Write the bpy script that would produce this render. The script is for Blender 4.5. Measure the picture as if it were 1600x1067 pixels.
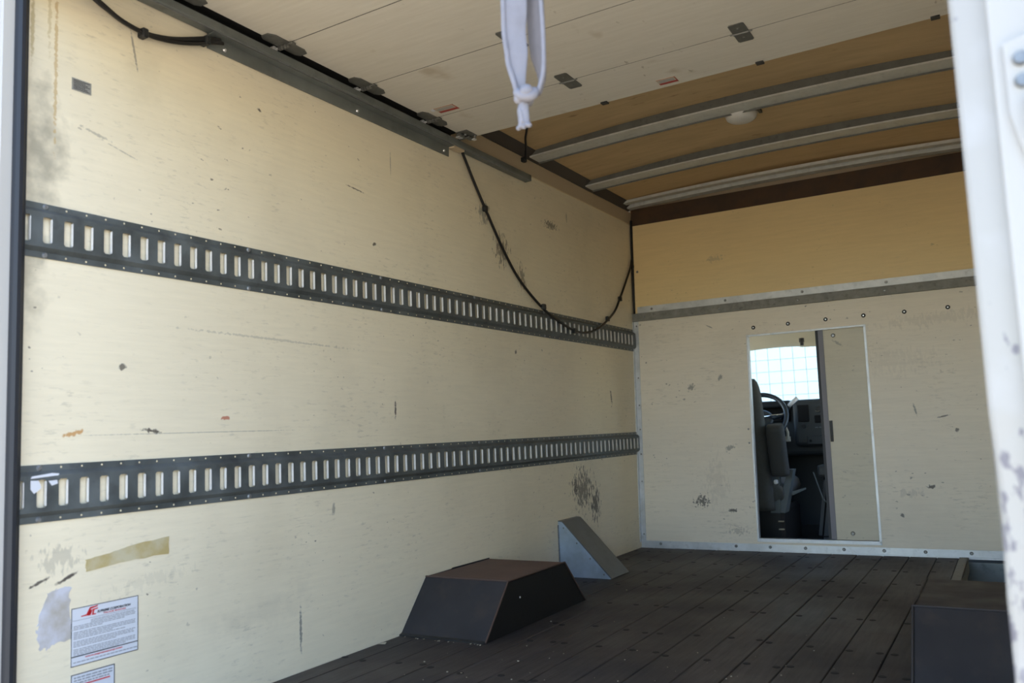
import bpy, bmesh, math, random
from mathutils import Vector, Matrix

random.seed(7)
S = bpy.context.scene
for o in list(bpy.data.objects):
    bpy.data.objects.remove(o, do_unlink=True)
COL = S.collection

# ------------------------------------------------------------------ camera
cam = bpy.data.cameras.new('camera')
cam.sensor_width = 36.0
cam.lens = 1333.04 * 36.0 / 1600.0
cam.clip_start = 0.02
cam.clip_end = 200
cam.dof.use_dof = True
cam.dof.focus_distance = 3.4
cam.dof.aperture_fstop = 4.0
co = bpy.data.objects.new('camera', cam)
COL.objects.link(co)
RR = ((0.8620576, 0.5051694, -0.0407511), (0.0881851, -0.070332, 0.993618), (-0.4990793, 0.8601496, 0.1051787))
co.matrix_world = Matrix(((RR[0][0], RR[1][0], -RR[2][0], 1.88014),
                          (RR[0][1], RR[1][1], -RR[2][1], -1.08321),
                          (RR[0][2], RR[1][2], -RR[2][2], 0.67758),
                          (0, 0, 0, 1)))
S.camera = co

# ------------------------------------------------------------------ light
world = bpy.data.worlds.new('sky')
S.world = world
world.use_nodes = True
wn = world.node_tree
wn.nodes.clear()
sky = wn.nodes.new('ShaderNodeTexSky')
sky.sky_type = 'NISHITA'
sky.sun_disc = False
sky.sun_elevation = math.radians(52)
sky.sun_rotation = math.radians(80)
sky.air_density = 1.0
sky.dust_density = 0.3
sky.ozone_density = 1.8
bg = wn.nodes.new('ShaderNodeBackground')
bg.inputs['Strength'].default_value = 0.35
wo = wn.nodes.new('ShaderNodeOutputWorld')
wn.links.new(sky.outputs[0], bg.inputs[0])
wn.links.new(bg.outputs[0], wo.inputs[0])
sl = bpy.data.lights.new('sun', 'SUN')
sl.energy = 9.0
sl.angle = math.radians(0.6)
sl.color = (1.0, 0.95, 0.87)
so = bpy.data.objects.new('sun', sl)
COL.objects.link(so)
so.location = (8, 2, 12)
so.rotation_euler = Vector((-0.62, -0.10, -0.80)).to_track_quat('-Z', 'Y').to_euler()
S.view_settings.view_transform = 'Standard'
S.view_settings.look = 'None'
S.view_settings.gamma = 1.0
S.view_settings.use_curve_mapping = False
S.view_settings.exposure = 1.03

# ------------------------------------------------------------------ materials
M = {}


def base_mat(name, color, rough=0.6, metal=0.0, spec=0.5):
    m = bpy.data.materials.new(name)
    m.use_nodes = True
    b = m.node_tree.nodes['Principled BSDF']
    b.inputs['Base Color'].default_value = (*color, 1)
    b.inputs['Roughness'].default_value = rough
    b.inputs['Metallic'].default_value = metal
    b.inputs['Specular IOR Level'].default_value = spec
    M[name] = m
    return m


class NT:
    """small helper to wire shader nodes"""
    def __init__(s, m):
        s.t = m.node_tree
        s.n = s.t.nodes
        s.b = s.n['Principled BSDF']
        g = s.n.new('ShaderNodeNewGeometry')
        s.pos = g.outputs['Position']

    def link(s, a, b):
        s.t.links.new(a, b)

    def noise(s, scale, vec=None, detail=4, rough=0.55, stretch=None, off=(0, 0, 0), dist=0.0):
        v = vec or s.pos
        mp = s.n.new('ShaderNodeMapping')
        mp.inputs['Scale'].default_value = stretch or (1, 1, 1)
        mp.inputs['Location'].default_value = off
        s.link(v, mp.inputs['Vector'])
        t = s.n.new('ShaderNodeTexNoise')
        t.inputs['Scale'].default_value = scale
        t.inputs['Detail'].default_value = detail
        t.inputs['Roughness'].default_value = rough
        t.inputs['Distortion'].default_value = dist
        s.link(mp.outputs[0], t.inputs['Vector'])
        return t.outputs['Fac']

    def ramp(s, x, a, b, c=0.0, d=1.0):
        r = s.n.new('ShaderNodeMapRange')
        r.inputs['From Min'].default_value = a
        r.inputs['From Max'].default_value = b
        r.inputs['To Min'].default_value = c
        r.inputs['To Max'].default_value = d
        s.link(x, r.inputs['Value'])
        return r.outputs[0]

    def math(s, op, a, b=None):
        r = s.n.new('ShaderNodeMath')
        r.operation = op
        for i, x in enumerate((a, b)):
            if x is None:
                continue
            if isinstance(x, (int, float)):
                r.inputs[i].default_value = x
            else:
                s.link(x, r.inputs[i])
        return r.outputs[0]

    def mix(s, fac, a, b):
        r = s.n.new('ShaderNodeMix')
        r.data_type = 'RGBA'
        for i, x in ((0, fac), (6, a), (7, b)):
            if isinstance(x, (int, float)):
                r.inputs[i].default_value = x
            elif isinstance(x, tuple):
                r.inputs[i].default_value = (*x, 1)
            else:
                s.link(x, r.inputs[i])
        return r.outputs[2]

    def color(s, x):
        s.link(x, s.b.inputs['Base Color'])

    def bump(s, h, strength=0.2, dist=0.002):
        r = s.n.new('ShaderNodeBump')
        r.inputs['Strength'].default_value = strength
        r.inputs['Distance'].default_value = dist
        s.link(h, r.inputs['Height'])
        s.link(r.outputs[0], s.b.inputs['Normal'])

    def spot(s, c, size, rot=0.0, ragged=0.9, axis='yz', nscale=90, stretch=None, soft=(1.0, 0.55)):
        """ragged ellipse mask around a world position"""
        mp = s.n.new('ShaderNodeMapping')
        mp.vector_type = 'TEXTURE'
        if axis == 'yz':
            mp.inputs['Location'].default_value = (0, c[0], c[1])
            mp.inputs['Rotation'].default_value = (rot, 0, 0)
            mp.inputs['Scale'].default_value = (50, size[0], size[1])
        else:
            mp.inputs['Location'].default_value = (c[0], 3.6, c[1])
            mp.inputs['Rotation'].default_value = (0, -rot, 0)
            mp.inputs['Scale'].default_value = (size[0], 50, size[1])
        s.link(s.pos, mp.inputs['Vector'])
        ln = s.n.new('ShaderNodeVectorMath')
        ln.operation = 'LENGTH'
        s.link(mp.outputs[0], ln.inputs[0])
        nz = s.noise(nscale, detail=3, stretch=stretch)
        d = s.math('ADD', ln.outputs['Value'], s.math('MULTIPLY', s.math('SUBTRACT', nz, 0.5), ragged * 4))
        return s.ramp(d, soft[0], soft[1])


def painted_ply(name, axis, marks, base=(0.82, 0.735, 0.56), dirt=1.0):
    m = base_mat(name, base, 0.42, 0, 0.45)
    n = NT(m)
    st = (1, 1, 14) 
    grain = n.noise(6, stretch=st, detail=6, rough=0.62)
    c = n.mix(n.ramp(grain, 0.3, 0.7), tuple(x * 0.955 for x in base), tuple(min(1, x * 1.025) for x in base))
    blot = n.noise(2.2, detail=5)
    c = n.mix(n.ramp(blot, 0.5, 0.8, 0, 0.22 * dirt), c, (0.36, 0.31, 0.22))
    # fine horizontal checks in the paint
    chk = n.noise(9, stretch=(1, 1, 26), detail=7, rough=0.7, off=(3, 1, 5))
    msk = n.noise(3.0, detail=2, off=(9, 2, 1))
    f = n.math('MULTIPLY', n.ramp(chk, 0.60, 0.70), n.ramp(msk, 0.40, 0.60, 0, 0.42 * dirt))
    c = n.mix(f, c, (0.27, 0.24, 0.19))
    # scattered scuffs and nicks
    sc = n.noise(36, stretch=(1, 1, 1.6), detail=2, off=(2, 7, 3), rough=0.5)
    sc2 = n.noise(2.6, detail=2, off=(4, 4, 4))
    f = n.math('MULTIPLY', n.ramp(sc, 0.705, 0.74), n.ramp(sc2, 0.44, 0.6, 0, 0.8 * dirt))
    c = n.mix(f, c, (0.12, 0.10, 0.085))
    fs = n.noise(70, stretch=(.35, .35, 1.6), detail=3, off=(6, 1, 8), rough=.6)
    fm = n.noise(4.5, detail=3, off=(2, 9, 2))
    f = n.math('MULTIPLY', n.ramp(fs, 0.57, 0.68), n.ramp(fm, 0.43, 0.64, 0, 0.34 * dirt))
    c = n.mix(f, c, (0.34, 0.31, 0.25))
    for (pc, size, rot, col, k, rag) in marks:
        if rag > 1.0:      # clusters of short upright scratches
            sp = n.spot(pc, size, rot, rag * 1.15, axis, 75, (1, 1, .4))
        elif max(size) > .06 and min(size) > .02:   # smudges
            sp = n.spot(pc, size, rot, rag * .8, axis, 16, None, (1.15, .1))
        else:
            sp = n.spot(pc, size, rot, rag, axis, 90)
        f = n.math('MULTIPLY', sp, k)
        c = n.mix(f, c, col)
    n.color(c)
    n.bump(n.noise(10, stretch=(1, 1, 20), detail=6, off=(1, 1, 1)), 0.05, 0.003)
    return m


DK = (0.06, 0.05, 0.045)
GR = (0.25, 0.24, 0.21)
wall_marks = [
    ((1.224, 1.352), (.012, .007), 0.3, DK, .9, .5), ((1.128, 1.528), (.05, .003), -.1, DK, .8, .5),
    ((.328, .717), (.032, .006), -.15, DK, .9, .6), ((.118, .715), (.028, .007), .2, (.5, .24, .05), .8, .6),
    ((.561, .748), (.02, .006), 0, (.45, .10, .05), .8, .5), ((1.318, .772), (.006, .035), -.05, DK, .9, .5),
    ((2.58, 1.678), (.07, .02), 0, DK, .7, 1.0), ((2.80, .378), (.10, .09), .3, DK, .75, 1.15),
    ((2.94, .30), (.05, .08), 0, DK, .85, 1.05), ((2.72, .40), (.02, .05), 0, DK, .8, 1.0),
    ((.99, .458), (.009, .02), 0, GR, .7, .4), ((.03, 1.34), (.07, .18), 0, (.2, .185, .145), .62, .9),
    ((.0, 1.08), (.05, .12), 0, (.30, .27, .2), .5, .9),
    ((.062, 1.60), (.005, .24), 0, (.50, .34, .14), .65, .7), ((.045, 1.72), (.005, .12), 0, (.5, .4, .2), .5, .7),
    ((.005, 1.66), (.006, .10), 0, (.40, .30, .12), .6, .4),
    ((.085, .435), (.045, .03), 0, GR, .35, 1.1), ((.044, .39), (.03, .004), .35, DK, .9, .5), ((.108, .39), (.03, .005), .4, DK, .95, .4),
    ((.696, 1.673), (.009, .006), -.3, DK, .9, .4), ((1.96, 1.612), (.035, .05), 0, GR, .75, 1.2),
    ((2.10, 1.475), (.05, .06), 0, DK, .65, 1.2), ((2.27, 1.38), (.03, .05), 0, DK, .6, 1.2),
    ((.839, .117), (.006, .075), 0, GR, .9, .5), ((.244, .876), (.012, .01), 0, DK, .8, .5),
    ((.17, 1.445), (.05, .004), -.2, GR, .5, .8), ((.24, 1.42), (.05, .002), -.25, GR, .5, .7),
    ((1.326, 1.67), (.002, .05), 0, GR, .9, .3), ((3.208, .845), (.01, .045), .2, DK, .8, .6),
    ((2.187, 1.029), (.01, .012), 0, DK, .8, .5), ((2.762, 1.753), (.006, .03), 0, DK, .5, .5),
    ((.324, .35), (.10, .015), .1, GR, .12, 1.2), ((.30, 1.66), (.06, .10), 0, (.5, .45, .33), .2, 1.0),
    ((.27, 1.70), (.004, .06), .2, GR, .8, .4), ((.70, .20), (.2, .05), .1, GR, .15, .9),
    ((.75, .98), (.35, .004), -.02, GR, .35, .8), ((.50, .71), (.4, .002), 0, GR, .45, .4),
]
front_marks = [
    ((.364, .256), (.04, .03), 0, DK, .8, 1.0), ((.532, .21), (.025, .012), 0, DK, .85, .7),
    ((.332, .885), (.025, .02), .4, GR, .8, .8), ((1.465, .705), (.006, .03), .2, GR, .8, .4), ((1.589, .668), (.03, .004), .2, DK, .8, .4),
    ((1.507, .332), (.02, .01), 0, DK, .9, .6), ((1.368, .194), (.012, .012), 0, DK, .8, .6), ((.532, .541), (.03, .012), .4, GR, .7, .9),
    ((1.6, 1.15), (.25, .03), .05, GR, .12, 1.2), ((.45, 1.22), (.03, .004), -.5, GR, .7, .4), ((.56, .10), (.05, .02), 0, GR, .4, 1.0),
    ((.50, .93), (.012, .02), -.5, GR, .8, .4), ((1.35, .95), (.2, .06), 0, GR, .08, 1.2), ((.45, .36), (.06, .12), 0, GR, .12, 1.1),
    ((1.42, .30), (.05, .02), 0, GR, .2, 1.1), ((1.64, .60), (.01, .01), 0, DK, .8, .4),
]
painted_ply('cream_wall', 'yz', wall_marks)
painted_ply('cream_right', 'yz', [((1.1, .9), (.3, .004), .02, GR, .4, .7)], base=(0.82, 0.735, 0.56), dirt=1.0)
painted_ply('cream_front', 'xz', front_marks, base=(0.87, 0.785, 0.645), dirt=.9)
painted_ply('cream_upper', 'xz', [((.5, 1.6), (.05, .02), 0, GR, .3, 1)], base=(0.84, 0.64, 0.33), dirt=.35)
painted_ply('cream_door', 'xz', [((1.12, 1.07), (.03, .008), -.6, GR, .6, .5)], base=(0.70, 0.64, 0.50), dirt=.7)


def panel_mat():
    m = base_mat('overhead_panel', (.6, .57, .5), 0.5)
    n = NT(m)
    g = n.noise(7, stretch=(1, 10, 1), detail=6)
    c = n.mix(n.ramp(g, .3, .7), (.62, .58, .50), (.68, .64, .56))
    sc = n.noise(14, stretch=(2.2, 1, 1), detail=3, off=(5, 1, 2))
    sm = n.noise(2.5, off=(1, 8, 2))
    f = n.math('MULTIPLY', n.ramp(sc, .68, .74), n.ramp(sm, .45, .6, 0, .6))
    c = n.mix(f, c, (.2, .16, .1))
    bl = n.noise(5, detail=3, off=(8, 8, 8))
    c = n.mix(n.ramp(bl, .68, .78, 0, .5), c, (.33, .24, .13))
    n.color(c)
    n.bump(g, .08, .003)


panel_mat()


def metal_mat(name, color, rough=.45, metal=.85, var=.3, scale=14, dark=(.05, .05, .05), amt=.5):
    m = base_mat(name, color, rough, metal)
    n = NT(m)
    a = n.noise(scale, detail=5)
    c = n.mix(n.ramp(a, .35, .7), tuple(x * (1 - var) for x in color), tuple(min(1, x * (1 + var * .5)) for x in color))
    b = n.noise(scale * 2.3, detail=4, off=(4, 2, 6))
    c = n.mix(n.ramp(b, .56, .76, 0, amt), c, dark)
    n.color(c)
    n.link(n.ramp(a, .3, .7, rough * .8, min(1, rough * 1.3)), n.b.inputs['Roughness'])
    return m


metal_mat('galvanised_rail', (.15, .17, .178), .5, .55, .35, 9, (.05, .05, .06), .5)
metal_mat('bright_lip', (.92, .91, .89), .5, .1, .08, 30, (.5, .48, .44), .15)  # slot lips whitened: light from the rear opening put into the colour
metal_mat('aluminium', (.66, .67, .68), .42, .5, .18, 12, (.25, .24, .22), .4)
metal_mat('dull_channel', (.27, .265, .24), .6, .15, .25, 22, (.11, .10, .085), .75)
metal_mat('track_steel', (.20, .215, .205), .5, .4, .25, 7, (.07, .07, .065), .45)
metal_mat('hinge_steel', (.17, .17, .155), .5, .45, .25, 40, (.06, .06, .05), .4)
metal_mat('roof_bow', (.62, .62, .58), .5, .35, .12, 18, (.25, .25, .24), .3)
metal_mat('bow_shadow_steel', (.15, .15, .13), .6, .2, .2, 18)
metal_mat('well_sheet', (.26, .30, .305), .5, .3, .2, 9)
metal_mat('track_bolt', (.27, .28, .29), .45, .6, .2, 50)
metal_mat('galvanised_sheet', (.44, .53, .63), .42, .5, .2, 11, (.30, .32, .34), .35)
metal_mat('lid_sheet', (.16, .17, .175), .45, .5, .25, 11, (.08, .08, .09), .4)
metal_mat('screw_steel', (.30, .30, .30), .4, .8, .3, 50)
metal_mat('dark_screw', (.05, .05, .05), .5, .6, .3, 50)
base_mat('sunk_screw', (.012, .011, .011), .7)
metal_mat('bright_screw', (.8, .8, .8), .3, .8, .1, 50, amt=.1)
base_mat('rail_paint', (.52, .42, .29), .55)
base_mat('rail_shade_dark', (.06, .05, .04), .7)
base_mat('sealant', (.72, .62, .42), .6)
base_mat('black_rubber', (.012, .014, .02), .5)
base_mat('black_cable', (.010, .009, .009), .45)
base_mat('black_gap', (.004, .004, .004), .9)
base_mat('brass', (.35, .22, .07), .4, .6)


def wood_roof():
    m = base_mat('roof_sheet', (.3, .22, .12), .55)
    n = NT(m)
    g = n.noise(4, stretch=(1, 6, 1), detail=6, dist=.6)
    c = n.mix(n.ramp(g, .3, .72), (.42, .315, .175), (.52, .385, .215))
    b = n.noise(9, stretch=(1, 3, 1), detail=3, off=(2, 5, 1))
    c = n.mix(n.ramp(b, .66, .76, 0, .6), c, (.16, .10, .05))
    n.color(c)
    t = m.node_tree
    tr = n.n.new('ShaderNodeBsdfTranslucent')
    n.link(c, tr.inputs['Color'])
    mx = n.n.new('ShaderNodeMixShader')
    mx.inputs[0].default_value = .12
    out = [x for x in n.n if x.type == 'OUTPUT_MATERIAL'][0]
    n.link(n.b.outputs[0], mx.inputs[1])
    n.link(tr.outputs[0], mx.inputs[2])
    n.link(mx.outputs[0], out.inputs['Surface'])


wood_roof()


def plank_mat(name, tint):
    m = base_mat(name, tint, .55)
    n = NT(m)
    oi = n.n.new('ShaderNodeObjectInfo')
    g = n.noise(11, stretch=(6, .45, 1), detail=7, rough=.65, dist=.4)
    c = n.mix(n.ramp(g, .3, .72), tuple(x * .5 for x in tint), tuple(x * 1.5 for x in tint))
    c = n.mix(n.math('MULTIPLY', oi.outputs['Random'], .45), c, tuple(x * .55 for x in tint))
    b = n.noise(2.3, detail=4, off=(3, 3, 3))
    c = n.mix(n.ramp(b, .5, .75, 0, .6), c, (.022, .022, .026))
    d = n.noise(34, detail=2, off=(7, 1, 7))
    c = n.mix(n.ramp(d, .72, .78, 0, .7), c, (.012, .011, .011))
    n.color(c)
    n.bump(g, .35, .004)
    n.link(n.ramp(b, .3, .7, .45, .7), n.b.inputs['Roughness'])


plank_mat('floor_plank', (.052, .042, .039))
base_mat('subfloor', (.01, .009, .008), .9)


def box_mats():
    m = base_mat('box_black', (.016, .016, .019), .5)
    n = NT(m)
    a = n.noise(5, detail=5, stretch=(1, 1, 1))
    c = n.mix(n.ramp(a, .3, .75), (.012, .013, .018), (.030, .029, .033))
    b = n.noise(16, detail=4, off=(2, 2, 2))
    c = n.mix(n.ramp(b, .52, .72, 0, .55), c, (.048, .036, .032))
    n.color(c)
    n.bump(b, .1, .003)
    base_mat('box_side', (.006, .006, .007), .5)
    m = base_mat('box_rust', (.11, .06, .045), .65)
    n = NT(m)
    a = n.noise(5, detail=6)
    c = n.mix(n.ramp(a, .3, .7), (.085, .047, .036), (.135, .077, .058))
    n.color(c)
    n.bump(n.noise(60), .1, .002)
    metal_mat('box_top_dark', (.040, .034, .034), .6, 0, .2, 8, (.02, .02, .02), .4)
    base_mat('rust_edge', (.075, .045, .035), .6)


box_mats()
metal_mat('brown_wood', (.075, .038, .016), .6, 0, .4, 8, (.03, .015, .008), .5)


def chipped_white():
    m = base_mat('chipped_white', (.8, .82, .84), .35)
    n = NT(m)
    base = (.40, .385, .36)
    sep = n.n.new('ShaderNodeSeparateXYZ')
    n.link(n.pos, sep.inputs[0])
    low = n.ramp(sep.outputs['Z'], .80, .50, 0, .145)
    a = n.noise(55, detail=3, stretch=(1.3, 1, .6))
    f = n.ramp(n.math('ADD', a, low), .67, .72, 0, .9)
    c = n.mix(f, base, (.17, .16, .19))
    b = n.noise(10, detail=3, off=(5, 5, 5))
    c = n.mix(n.ramp(b, .5, .8, 0, .3), c, (.6, .6, .64))
    n.color(c)
    n.bump(a, .1, .002)


chipped_white()
base_mat('white_enamel', (.47, .455, .43), .4)


def label_mats():
    base_mat('paper_white', (.66, .68, .74), .5)
    base_mat('ink_black', (.02, .02, .025), .6)
    base_mat('ink_grey', (.28, .29, .32), .6)
    base_mat('ink_red', (.55, .02, .025), .5)
    base_mat('label_red', (.35, .03, .025), .5)
    base_mat('label_buff', (.5, .44, .33), .5)
    metal_mat('plate_grey', (.27, .265, .245), .55, .0, .15, 60, (.2, .2, .2), .4)
    m = base_mat('tape_yellow', (.50, .41, .22), .45)
    n = NT(m)
    a = n.noise(14, detail=4)
    c = n.mix(n.ramp(a, .4, .65), (.47, .37, .17), (.56, .50, .34))
    n.color(c)
    m = base_mat('tape_silver', (.55, .55, .60), .5)
    n = NT(m)
    a = n.noise(16, detail=5)
    c = n.mix(n.ramp(a, .4, .7), (.58, .58, .64), (.40, .36, .30))
    n.color(c)


label_mats()


def web_mat():
    m = base_mat('white_webbing', (.24, .23, .265), .8)
    n = NT(m)
    sep = n.n.new('ShaderNodeSeparateXYZ')
    n.link(n.pos, sep.inputs[0])
    w = n.math('SINE', n.math('MULTIPLY', sep.outputs['Z'], 2600))
    a = n.noise(30, detail=3)
    c = n.mix(n.ramp(a, .45, .75, 0, .6), (.25, .245, .28), (.19, .18, .20))
    n.color(c)
    n.bump(w, .15, .001)


web_mat()
metal_mat('shaded_webbing', (.17, .155, .165), .8, 0, .15, 40, amt=.2)  # darker copy of the webbing: shade inside the loop put into the colour
metal_mat('lamp_lens', (.62, .60, .55), .35, 0, .08, 20, amt=0)
metal_mat('seat_cloth', (.085, .092, .09), .85, 0, .2, 60, amt=.2)
metal_mat('seat_dark', (.045, .048, .048), .85, 0, .2, 60, amt=.2)
base_mat('seat_plastic', (.11, .135, .145), .45)
base_mat('black_plastic', (.012, .014, .016), .45)
base_mat('dash_plastic', (.035, .042, .046), .5)
base_mat('wheel_leather', (.028, .04, .052), .38)
base_mat('chrome', (.75, .77, .78), .15, 1.0)
base_mat('beige_headliner', (.86, .84, .66), .8)
base_mat('white_plastic', (.88, .88, .88), .4)
base_mat('print_grey', (.2, .2, .22), .6)
base_mat('strip_grey', (.23, .22, .25), .5)
base_mat('white_block', (.86, .87, .87), .7)
base_mat('mortar', (.78, .80, .80), .8)
metal_mat('asphalt', (.39, .325, .24), .9, 0, .2, 4, (.12, .12, .12), .3)
base_mat('truck_white', (.8, .8, .8), .4)
base_mat('beige_plastic', (.45, .42, .34), .6)
m = base_mat('glass', (1, 1, 1), 0.0)
t = m.node_tree
tb = t.nodes.new('ShaderNodeBsdfTransparent')
tb.inputs['Color'].default_value = (.84, .93, .925, 1)
gl = t.nodes.new('ShaderNodeBsdfGlossy')
gl.inputs['Roughness'].default_value = 0.02
mx = t.nodes.new('ShaderNodeMixShader')
mx.inputs[0].default_value = .06
t.links.new(tb.outputs[0], mx.inputs[1])
t.links.new(gl.outputs[0], mx.inputs[2])
t.links.new(mx.outputs[0], t.nodes['Material Output'].inputs['Surface'])

# ------------------------------------------------------------------ mesh helpers
WORLD = {}


def wloc(o):
    return WORLD.get(o.name, Vector((0, 0, 0)))


def tag(o, label=None, cat=None, group=None, kind=None):
    if label:
        o['label'] = label
    if cat:
        o['category'] = cat
    if group:
        o['group'] = group
    if kind:
        o['kind'] = kind
    return o


def thing(name, label, cat, loc=(0, 0, 0), group=None):
    o = bpy.data.objects.new(name, None)
    o.empty_display_size = .05
    o.location = loc
    COL.objects.link(o)
    WORLD[o.name] = Vector(loc)
    return tag(o, label, cat, group)


def obj(name, bm, mat, parent=None, smooth=False):
    """link a bmesh given in world coordinates as one mesh object"""
    me = bpy.data.meshes.new(name)
    off = wloc(parent) if parent else Vector((0, 0, 0))
    if off.length:
        bmesh.ops.translate(bm, verts=bm.verts, vec=-off)
    bmesh.ops.recalc_face_normals(bm, faces=bm.faces)
    if smooth:
        for f in bm.faces:
            f.smooth = True
    bm.to_mesh(me)
    bm.free()
    me.materials.append(M[mat])
    o = bpy.data.objects.new(name, me)
    COL.objects.link(o)
    if parent:
        o.parent = parent
        WORLD[o.name] = off
    return o


def child(name, mesh, parent, loc, rot=(0, 0, 0), scale=(1, 1, 1)):
    """another object on shared mesh data, at world position loc"""
    o = bpy.data.objects.new(name, mesh)
    COL.objects.link(o)
    o.parent = parent
    o.location = Vector(loc) - wloc(parent)
    o.rotation_euler = rot
    o.scale = scale
    WORLD[o.name] = Vector(loc)
    return o


def struct(name, bm, mat, parent=None):
    o = obj(name, bm, mat, parent)
    if not parent:
        o['kind'] = 'structure'
    return o


def B():
    return bmesh.new()


def add_box(bm, a, b, bevel=0, seg=1):
    x0, y0, z0 = (min(a[i], b[i]) for i in range(3))
    x1, y1, z1 = (max(a[i], b[i]) for i in range(3))
    vs = [bm.verts.new(p) for p in ((x0, y0, z0), (x1, y0, z0), (x1, y1, z0), (x0, y1, z0), (x0, y0, z1), (x1, y0, z1), (x1, y1, z1), (x0, y1, z1))]
    fs = [bm.faces.new([vs[i] for i in q]) for q in ((0, 3, 2, 1), (4, 5, 6, 7), (0, 1, 5, 4), (1, 2, 6, 5), (2, 3, 7, 6), (3, 0, 4, 7))]
    if bevel:
        es = list({e for f in fs for e in f.edges})
        bmesh.ops.bevel(bm, geom=es, offset=bevel, segments=seg, profile=.5, affect='EDGES')
    return bm


def box(a, b, bevel=0, seg=1):
    return add_box(B(), a, b, bevel, seg)


def add_hexa(bm, p):
    """eight corners: bottom four then top four"""
    vs = [bm.verts.new(q) for q in p]
    for q in ((0, 3, 2, 1), (4, 5, 6, 7), (0, 1, 5, 4), (1, 2, 6, 5), (2, 3, 7, 6), (3, 0, 4, 7)):
        bm.faces.new([vs[i] for i in q])
    return bm


def add_prism(bm, poly, vec):
    """polygon (3d points) pushed along vec"""
    v = Vector(vec)
    a = [bm.verts.new(p) for p in poly]
    b = [bm.verts.new(Vector(p) + v) for p in poly]
    bm.faces.new(a)
    bm.faces.new(b[::-1])
    n = len(poly)
    for i in range(n):
        j = (i + 1) % n
        bm.faces.new((a[i], b[i], b[j], a[j]))
    return bm


def catmull(pts, k=6):
    P = [Vector(p) for p in pts]
    out = []
    for i in range(len(P) - 1):
        a, b, c, d = P[max(i - 1, 0)], P[i], P[i + 1], P[min(i + 2, len(P) - 1)]
        for j in range(k):
            u = j / k
            out.append(.5 * ((2 * b) + (c - a) * u + (2 * a - 5 * b + 4 * c - d) * u * u + (3 * b - a - 3 * c + d) * u ** 3))
    out.append(P[-1])
    return out


def add_tube(bm, pts, r, sides=8, closed=False):
    P = [Vector(p) for p in pts]
    rings = []
    n = len(P)
    up = None
    for i, p in enumerate(P):
        a = P[(i - 1) % n] if (closed or i > 0) else P[i]
        b = P[(i + 1) % n] if (closed or i < n - 1) else P[i]
        t = (b - a).normalized()
        if up is None:
            up = Vector((0, 0, 1)) if abs(t.z) < .9 else Vector((1, 0, 0))
        s = t.cross(up).normalized()
        up = s.cross(t).normalized()
        rr = r(i / (n - 1)) if callable(r) else r
        rings.append([bm.verts.new(p + (s * math.cos(2 * math.pi * k / sides) + up * math.sin(2 * math.pi * k / sides)) * rr) for k in range(sides)])
    m = n if closed else n - 1
    for i in range(m):
        A, Bq = rings[i], rings[(i + 1) % n]
        for k in range(sides):
            bm.faces.new((A[k], A[(k + 1) % sides], Bq[(k + 1) % sides], Bq[k]))
    if not closed:
        bm.faces.new(rings[0][::-1])
        bm.faces.new(rings[-1])
    return bm


def add_disc(bm, c, axis, r, h, sides=10, dome=.6):
    """low round head: c on the surface, axis outward"""
    ax = Vector(axis).normalized()
    s = ax.orthogonal().normalized()
    t = ax.cross(s)
    c = Vector(c)
    r0 = [bm.verts.new(c + (s * math.cos(2 * math.pi * k / sides) + t * math.sin(2 * math.pi * k / sides)) * r) for k in range(sides)]
    r1 = [bm.verts.new(c + ax * h + (s * math.cos(2 * math.pi * k / sides) + t * math.sin(2 * math.pi * k / sides)) * r * dome) for k in range(sides)]
    for k in range(sides):
        j = (k + 1) % sides
        bm.faces.new((r0[k], r0[j], r1[j], r1[k]))
    bm.faces.new(r1)
    bm.faces.new(r0[::-1])
    return bm


def mesh_of(bm, name, mat, smooth=False):
    me = bpy.data.meshes.new(name)
    bmesh.ops.recalc_face_normals(bm, faces=bm.faces)
    if smooth:
        for f in bm.faces:
            f.smooth = True
    bm.to_mesh(me)
    bm.free()
    me.materials.append(M[mat])
    return me


# screws and rivets: shared heads looking along +x and -y
ME = {}
ME['screw_x'] = mesh_of(add_disc(B(), (0, 0, 0), (1, 0, 0), .0055, .0025), 'screw', 'screw_steel')
ME['screw_y'] = mesh_of(add_disc(B(), (0, 0, 0), (0, -1, 0), .0075, .003), 'screw', 'screw_steel')
bmx = add_disc(B(), (0, 0, 0), (0, -1, 0), .011, .0035, 12)
ME['cup_y'] = mesh_of(bmx, 'screw', 'dark_screw')
ME['pin_y'] = mesh_of(add_disc(B(), (0, 0, 0), (0, -1, 0), .0045, .0025, 8), 'pin', 'bright_screw')
ME['screw_z'] = mesh_of(add_disc(B(), (0, 0, 0), (0, 0, 1), .0115, .0012, 10, .8), 'screw', 'sunk_screw')

W = 1.948           # inside width
WT = 1.879          # side wall height
L0, TL = 3.523, .0531   # front wall: y = L0 + TL*z


def F(x, z, off=0.0):
    """point on the leaning front wall, off metres out of it towards the cargo"""
    return (x, L0 + TL * z - off, z)


def fbox(bm, x0, x1, z0, z1, o0, o1):
    add_hexa(bm, [F(x0, z0, o1), F(x1, z0, o1), F(x1, z0, o0), F(x0, z0, o0), F(x0, z1, o1), F(x1, z1, o1), F(x1, z1, o0), F(x0, z1, o0)])
    return bm


# ------------------------------------------------------------------ setting: outside ground, block building
g = struct('ground', box((-30, -30, -1.05), (30, 40, -.98)), 'asphalt')

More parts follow.
